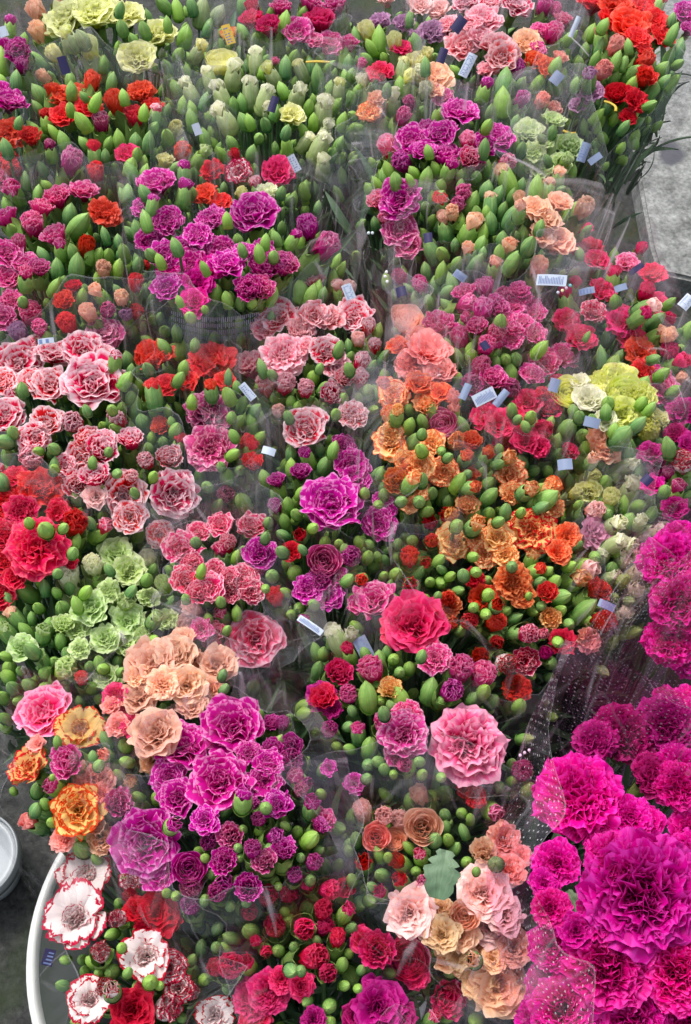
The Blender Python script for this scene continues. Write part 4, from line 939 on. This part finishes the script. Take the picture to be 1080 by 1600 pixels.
RIMS = {
 'pink bunch at the top right of centre': ([(640, -40, .03), (760, -60, .03), (905, -30, .05), (905, 120, .05), (850, 200, .04), (760, 170, .05), (660, 110, .04)], 3),
 'peach and green bunch at the upper right': ([(650, 290, .03), (780, 260, .02), (930, 290, .05), (945, 350, .05), (880, 440, .04), (780, 460, .04), (650, 460, .05), (630, 380, .04)], 3),
 'salmon and peach bunch right of centre': ([(585, 470, .05), (640, 470, .03), (720, 540, .03), (760, 700, .03), (700, 820, .04), (610, 830, .05), (580, 720, .06), (570, 580, .06)], 3),  # rims that can be traced in the photograph: (x, y, lift)
 'purple bunch on the upper left': ([(190, 245, .03), (330, 245, .03), (470, 250, .03), (555, 372, .045), (440, 470, .04), (395, 520, .03), (290, 525, .03), (235, 480, .04), (205, 350, .04)], 0),
 'large magenta bunch at the lower right': ([(892, 1018, .10), (985, 1062, .10), (1085, 1120, .10), (1230, 1300, .06), (1200, 1700, .03), (900, 1720, .03), (838, 1500, .05), (815, 1310, .07), (845, 1140, .09)], 1),
 'magenta bunch at the right edge': ([(1075, 795, .05), (1012, 850, .09), (985, 940, .12), (1000, 960, .2), (1110, 860, .24), (1250, 830, .2), (1200, 780, .07)], 1),
 'large purple bunch at the lower left': ([(190, 1250, .01), (240, 1130, .0), (370, 1070, .0), (470, 1100, .02), (525, 1200, .04), (530, 1340, .03), (455, 1370, .02), (400, 1430, .03), (330, 1452, .03), (262, 1430, .02), (200, 1370, .01)], 2),
 'peach and blush bunch at the bottom centre': ([(550, 1240, .02), (660, 1225, .03), (825, 1250, .03), (838, 1400, .02), (835, 1560, .02), (795, 1610, .03), (700, 1575, .04), (660, 1480, .05), (560, 1410, .04), (535, 1330, .03)], 0),
 'crimson bunch below the concrete slab': ([(880, 340, .04), (938, 278, .06), (990, 355, .07), (1012, 352, .07), (1055, 470, .03), (1085, 560, .03), (1060, 660, .03), (940, 560, .05), (860, 560, .06), (850, 480, .06)], 3),
 'bright pink bunch right of centre': ([(600, 400, .05), (720, 390, .03), (870, 440, .05), (1005, 372, .06), (960, 520, .05), (850, 600, .06), (800, 650, .06), (700, 620, .05), (620, 560, .05)], 2),
 'raspberry pink bunch left of centre': ([(250, 830, .03), (330, 800, .04), (420, 790, .05), (430, 900, .04), (440, 1020, .03), (415, 1065, .03), (340, 1040, .01), (262, 930, .02)], 0),
 'coral bunch at the top right corner': ([(890, -40, .02), (1100, -40, .04), (1110, 75, .05), (1050, 160, .03), (940, 285, .02), (900, 200, .04), (880, 90, .04)], 0),
 'purple and pink bunch at the upper right': ([(560, 215, .02), (700, 150, .03), (830, 110, .05), (850, 250, .05), (760, 420, .04), (640, 470, .05), (590, 440, .05), (560, 330, .03)], 3),
 'bunch in the white bucket': ([(92, 1350, .02), (200, 1330, .01), (330, 1400, .02), (390, 1500, .02), (390, 1640, .02), (240, 1700, .0), (85, 1640, .0), (72, 1500, .0)], 0),
 'cream bud bunch at the top centre': ([(260, 90, .02), (400, 50, .03), (550, 70, .05), (600, 140, .05), (550, 290, .05), (430, 300, .02), (300, 250, .03)], 3),
}
SKIP = ('red fringed bunch on the left', 'bunch behind the upper purple bunch', 'pale green carnations at the upper right', 'crimson bunch behind blue labels')
for k, b in enumerate(bunches):
    if b['phrase'] in SKIP: continue
    mat = CLEAR
    if b['phrase'] in RIMS:
        pts, mi = RIMS[b['phrase']]; rim = [at(x, y, b['z'] + dz) for x, y, dz in pts]; mat = (CLEAR, PINKF, LILAC, VEIL)[mi]
    else: rim = grow(b, .012, .012, .03, k)
    bp = b['bp'].copy(); bp.z = b['z'] - .30
    kind = 'spotted purple tinted' if mat is PINKF else 'clear crinkled'
    sleeves[b['phrase']] = sleeve(rim, bp, mat, inn=.018 if mat is PINKF else .04 if mat is VEIL else .022, label='%s film sleeve round the %s' % (kind, b['phrase']), seed=k)
# ---------------------------------------------------------------- price labels stuck on the film
navy = plain('navy_paper', (.018, .014, .07), .45); blue = plain('blue_paper', (.19, .24, .36), .4); pale = plain('pale_paper', (.42, .48, .58), .4); ink = plain('ink', (.12, .17, .36), .5); yel = plain('yellow_paper', (.62, .40, .06), .4)
LABELS = [ # x, y, w, h, angle, colour, print rows, z
 (717, 38, 20, 28, -20, navy, 0, .66), (691, 87, 15, 26, -15, navy, 0, .66), (731, 102, 17, 42, -14, pale, 7, .66), (427, 163, 14, 28, -8, navy, 0, .67),
 (100, 102, 16, 30, 0, navy, 0, .66), (862, 438, 54, 20, 28, pale, 8, .70), (719, 431, 24, 14, -22, blue, 3, .70), (545, 456, 18, 28, 6, pale, 5, .69),
 (757, 620, 42, 22, 22, pale, 7, .70), (727, 612, 14, 30, 12, blue, 0, .70), (783, 622, 14, 34, -12, blue, 0, .70), (925, 660, 28, 18, 10, blue, 0, .69),
 (883, 726, 26, 20, 40, blue, 0, .69), (866, 602, 18, 24, 5, blue, 0, .69), (387, 612, 15, 34, 15, pale, 4, .685), (460, 255, 14, 30, 12, pale, 3, .68),
 (995, 420, 28, 10, 40, navy, 0, .67), (970, 450, 22, 12, 40, blue, 0, .67), (917, 455, 28, 12, 42, blue, 2, .67), (1073, 472, 20, 26, -20, pale, 6, .64),
 (669, 372, 16, 18, 35, navy, 0, .71), (627, 456, 18, 18, 45, navy, 0, .70), (758, 540, 14, 16, 30, navy, 0, .70), (485, 977, 54, 12, 18, pale, 8, .69),
 (898, 42, 9, 36, -5, pale, 0, .66), (870, 122, 20, 22, -20, blue, 0, .66), (912, 238, 16, 34, -18, blue, 3, .66), (930, 248, 26, 12, 35, blue, 0, .66),
 (568, 1012, 26, 40, 0, blue, 8, .63), (1011, 750, 18, 18, 0, navy, 0, .69), (76, 1496, 28, 20, -3, navy, 2, .58), (948, 946, 30, 14, -15, blue, 0, .67),
 (5, 50, 16, 18, 20, pale, 0, .66), (357, 54, 16, 34, 8, yel, 3, .62), (420, 705, 24, 14, -20, pale, 0, .69), (308, 202, 14, 20, 10, pale, 0, .66), (72, 533, 28, 10, 0, pale, 1, .66)]
def slab(name, w_, h_, th, mat, parent, off=(0, 0, 0), bend=0.):
    g = G(); n = 8; P = np.zeros((2 * 2, n + 1, 3)); xs = np.linspace(-w_ / 2, w_ / 2, n + 1)
    for r, (y, z) in enumerate(((-h_ / 2, 0), (h_ / 2, 0), (h_ / 2, -th), (-h_ / 2, -th))):
        P[r, :, 0] = xs + off[0]; P[r, :, 1] = y + off[1]; P[r, :, 2] = z + off[2] + bend * np.cos(xs / w_ * 3) 
    P = np.concatenate([P, P[:1]], 0); g.grid(P, np.zeros(P.shape[:2] + (2,)))
    return link(name, g.mesh(name, False), mat, parent)
n_lab = {}
for k, (x, y, w_, h_, a, mat, rows, z) in enumerate(LABELS):
    P = at(x, y, z); m = mpp(x, y, z); near = sorted(bunches, key=lambda b: math.hypot(b['cx'] - x, b['cy'] - y)); near = [b for b in near if b['phrase'] in sleeves][0]
    rows *= 2; root = empty('price_label', P); d = (Vector((0, 0, CAM_H)) - P).normalized(); d = (d + Vector((random.uniform(-.3, .3), random.uniform(-.2, .3), .3))).normalized()
    root.rotation_mode = 'QUATERNION'; root.rotation_quaternion = d.to_track_quat('Z', 'Y') @ Quaternion((0, 0, 1), R(a))
    cn = {id(navy): 'dark navy', id(blue): 'plain blue', id(pale): 'pale blue printed', id(yel): 'yellow and orange'}[id(mat)]
    key = (cn, near['phrase']); n_lab[key] = n_lab.get(key, 0) + 1
    place_ = '' if n_lab[key] == 1 else 'second ' if n_lab[key] == 2 else 'third ' if n_lab[key] == 3 else 'fourth '
    tag(root, '%s%s paper label on film, %s' % (place_, cn, near['phrase']), 'price label', 'paper labels stuck on the film sleeves')
    W, Hh = w_ * m * .88, h_ * m * .88; bend = .0015
    slab('card', W, Hh, .0006, mat, root, bend=bend)
    if rows:
        g = G(); 
        for r in range(rows):
            x0 = -W * .42 + r * W * .84 / rows if W > Hh else -W * .38; 
            if W > Hh: xs, ys = np.array([x0, x0 + W * .84 / rows * .45]), np.array([-Hh * .36, Hh * (.1 + .26 * random.random())])
            else:
                y0 = -Hh * .42 + r * Hh * .84 / rows; xs, ys = np.array([x0, W * (.1 + .28 * random.random())]), np.array([y0, y0 + Hh * .84 / rows * .4])
            X, Y = np.meshgrid(xs, ys); g.grid(np.stack([X, Y, bend * np.cos(X / W * 3) + .0004], -1), np.zeros((2, 2, 2)))
        link('print', g.mesh('print'), ink, root)
# coloured printer's dots on the film
for (pts, z, ph) in (([(872, 457, (.5, .5, .6)), (879, 454, (.7, .7, .4)), (885, 450, (.6, .4, .5)), (891, 446, (.2, .5, .6))], .70, 'bright pink bunch right of centre'), ([(813, 1180, (.8, .8, .8)), (820, 1176, (.8, .8, .8)), (827, 1172, (.8, .8, .8))], .66, 'large magenta bunch at the lower right'),
                     ([(602, 432, (.8, .8, .8)), (604, 425, (.8, .8, .8)), (605, 440, (.8, .8, .8)), (576, 364, (.6, .7, .7)), (582, 364, (.6, .7, .7))], .70, 'purple and pink bunch at the upper right')):
    for (x, y, c) in pts:
        P = at(x, y, z); m = mpp(x, y, z); g = G(); lathe(g, [(.0001, .0003), (2.3 * m, .0003), (2.5 * m, 0), (.0001, 0)], 14); d = (Vector((0, 0, CAM_H)) - P).normalized()
        me = g.mesh('dot'); me.transform(d.to_track_quat('Z', 'Y').to_matrix().to_4x4()); me.transform(Matrix.Translation(P))
        o = link('printed_dot', me, plain('dot_ink', c, .4), sleeves[ph])
# broad grey-green leaf lying on the peach bunch, green leaf in the magenta bunch, yellow bands, bent stalk
def leafblade(x, y, z, L, Wd, ang, mat, label):
    P = at(x, y, z); m = mpp(x, y, z); g = G(); n, k2 = 16, 9; PP = np.zeros((n, k2, 3)); U = np.zeros((n, k2, 2)); rs = np.random.RandomState(int(x))
    for i in range(n):
        t = i / (n - 1); wd = Wd * m * (math.sin(math.pi * (t * .86 + .07)) ** .6) * (1 + .22 * (rs.rand() - .5) - (.28 if i in (5, 10, 13) else 0))
        for j in range(k2):
            u = j / (k2 - 1) * 2 - 1; PP[i, j] = (u * wd / 2, (t - .5) * L * m, .10 * L * m * (math.sin(t * 3) + .5 * abs(u) * math.sin(t * 9 + 2 * u)) - 2.5 * m * max(0, 1 - abs(u) * 4) + 1.2 * m * math.sin(t * 24 + abs(u) * 5)); U[i, j] = ((u + 1) / 2 * .6, t * .8)
    g.grid(PP, U); me = g.mesh('leaf'); d = (Vector((0, 0, CAM_H)) - P).normalized()
    o = link('leaf', me, mat); o.location = P; o.rotation_mode = 'QUATERNION'; o.rotation_quaternion = d.to_track_quat('Z', 'Y') @ Quaternion((0, 0, 1), R(ang)); tag(o, label, 'leaf', 'loose leaves'); return o
greyleaf = green_mat('grey_leaf', (.07, .15, .085), (.10, .19, .10), (.26, .36, .22), .6)
leafblade(690, 1366, .69, 74, 56, 6, greyleaf, 'broad torn grey-green leaf lying among the peach and blush flowers')
leafblade(905, 1418, .685, 60, 26, 75, ML_, 'dark green leaf poking out between the magenta carnations')
def band(pts, z, r, mat, label, name='rubber_band', cat='band'):
    Q = [at(x, y, z) for x, y in pts]; g = G(); n = 24; P = np.zeros((n, 8, 3))
    for k in range(n):
        t = k / (n - 1) * (len(Q) - 1); a = min(int(t), len(Q) - 2); f = t - a
        p0, p1, p2, p3 = Q[max(a - 1, 0)], Q[a], Q[a + 1], Q[min(a + 2, len(Q) - 1)]
        c = .5 * ((2 * p1) + (p2 - p0) * f + (2 * p0 - 5 * p1 + 4 * p2 - p3) * f * f + (3 * p1 - p0 - 3 * p2 + p3) * f ** 3)
        dd = (p2 - p1).normalized(); s1 = dd.cross(Vector((0, 0, 1))).normalized(); s2 = dd.cross(s1)
        for j in range(8): P[k, j] = c + s1 * r * math.cos(j * .785) + s2 * r * .5 * math.sin(j * .785)
    g.grid(P, np.zeros((n, 8, 2)), 0, True); o = link(name, g.mesh(name), mat); tag(o, label, cat); return o
ym = plain('yellow_rubber', (.50, .36, .03), .5)
band([(944, 158), (954, 161), (962, 167), (962, 174)], .60, .0018, ym, 'yellow rubber band round the stems of the top right coral bunch')
band([(880, 204), (890, 208), (900, 208)], .60, .002, ym, 'short yellow band beside the pale green carnations')
band([(478, 97), (495, 96), (515, 97)], .60, .002, ym, 'yellow band round stems of the hazy pink bunch')
print('objects', len(bpy.data.objects))

g = G(); g2 = G()
for k in range(46):
    t = k / 45; x = 268 + 135 * t; y = 486 + 10 * math.sin(t * 3); hgt = 34 + 6 * math.sin(t * 3)
    for r in range(4):
        y0 = y + r * hgt / 4; P0 = at(x, y0, .675 - .02 * r); P1 = at(x, y0 + hgt / 4 * random.uniform(.5, .9), .675 - .02 * (r + .6)); wv = Vector((1.1 * mpp(x, y, .67), 0, 0))
        g.grid(np.array([[list(P0), list(P0 + wv)], [list(P1), list(P1 + wv)]]), np.zeros((2, 2, 2)))
link('printed_text', g.mesh('printed_text'), plain('print_ink', (.30, .36, .55), .5), sleeves['purple bunch on the upper left'])
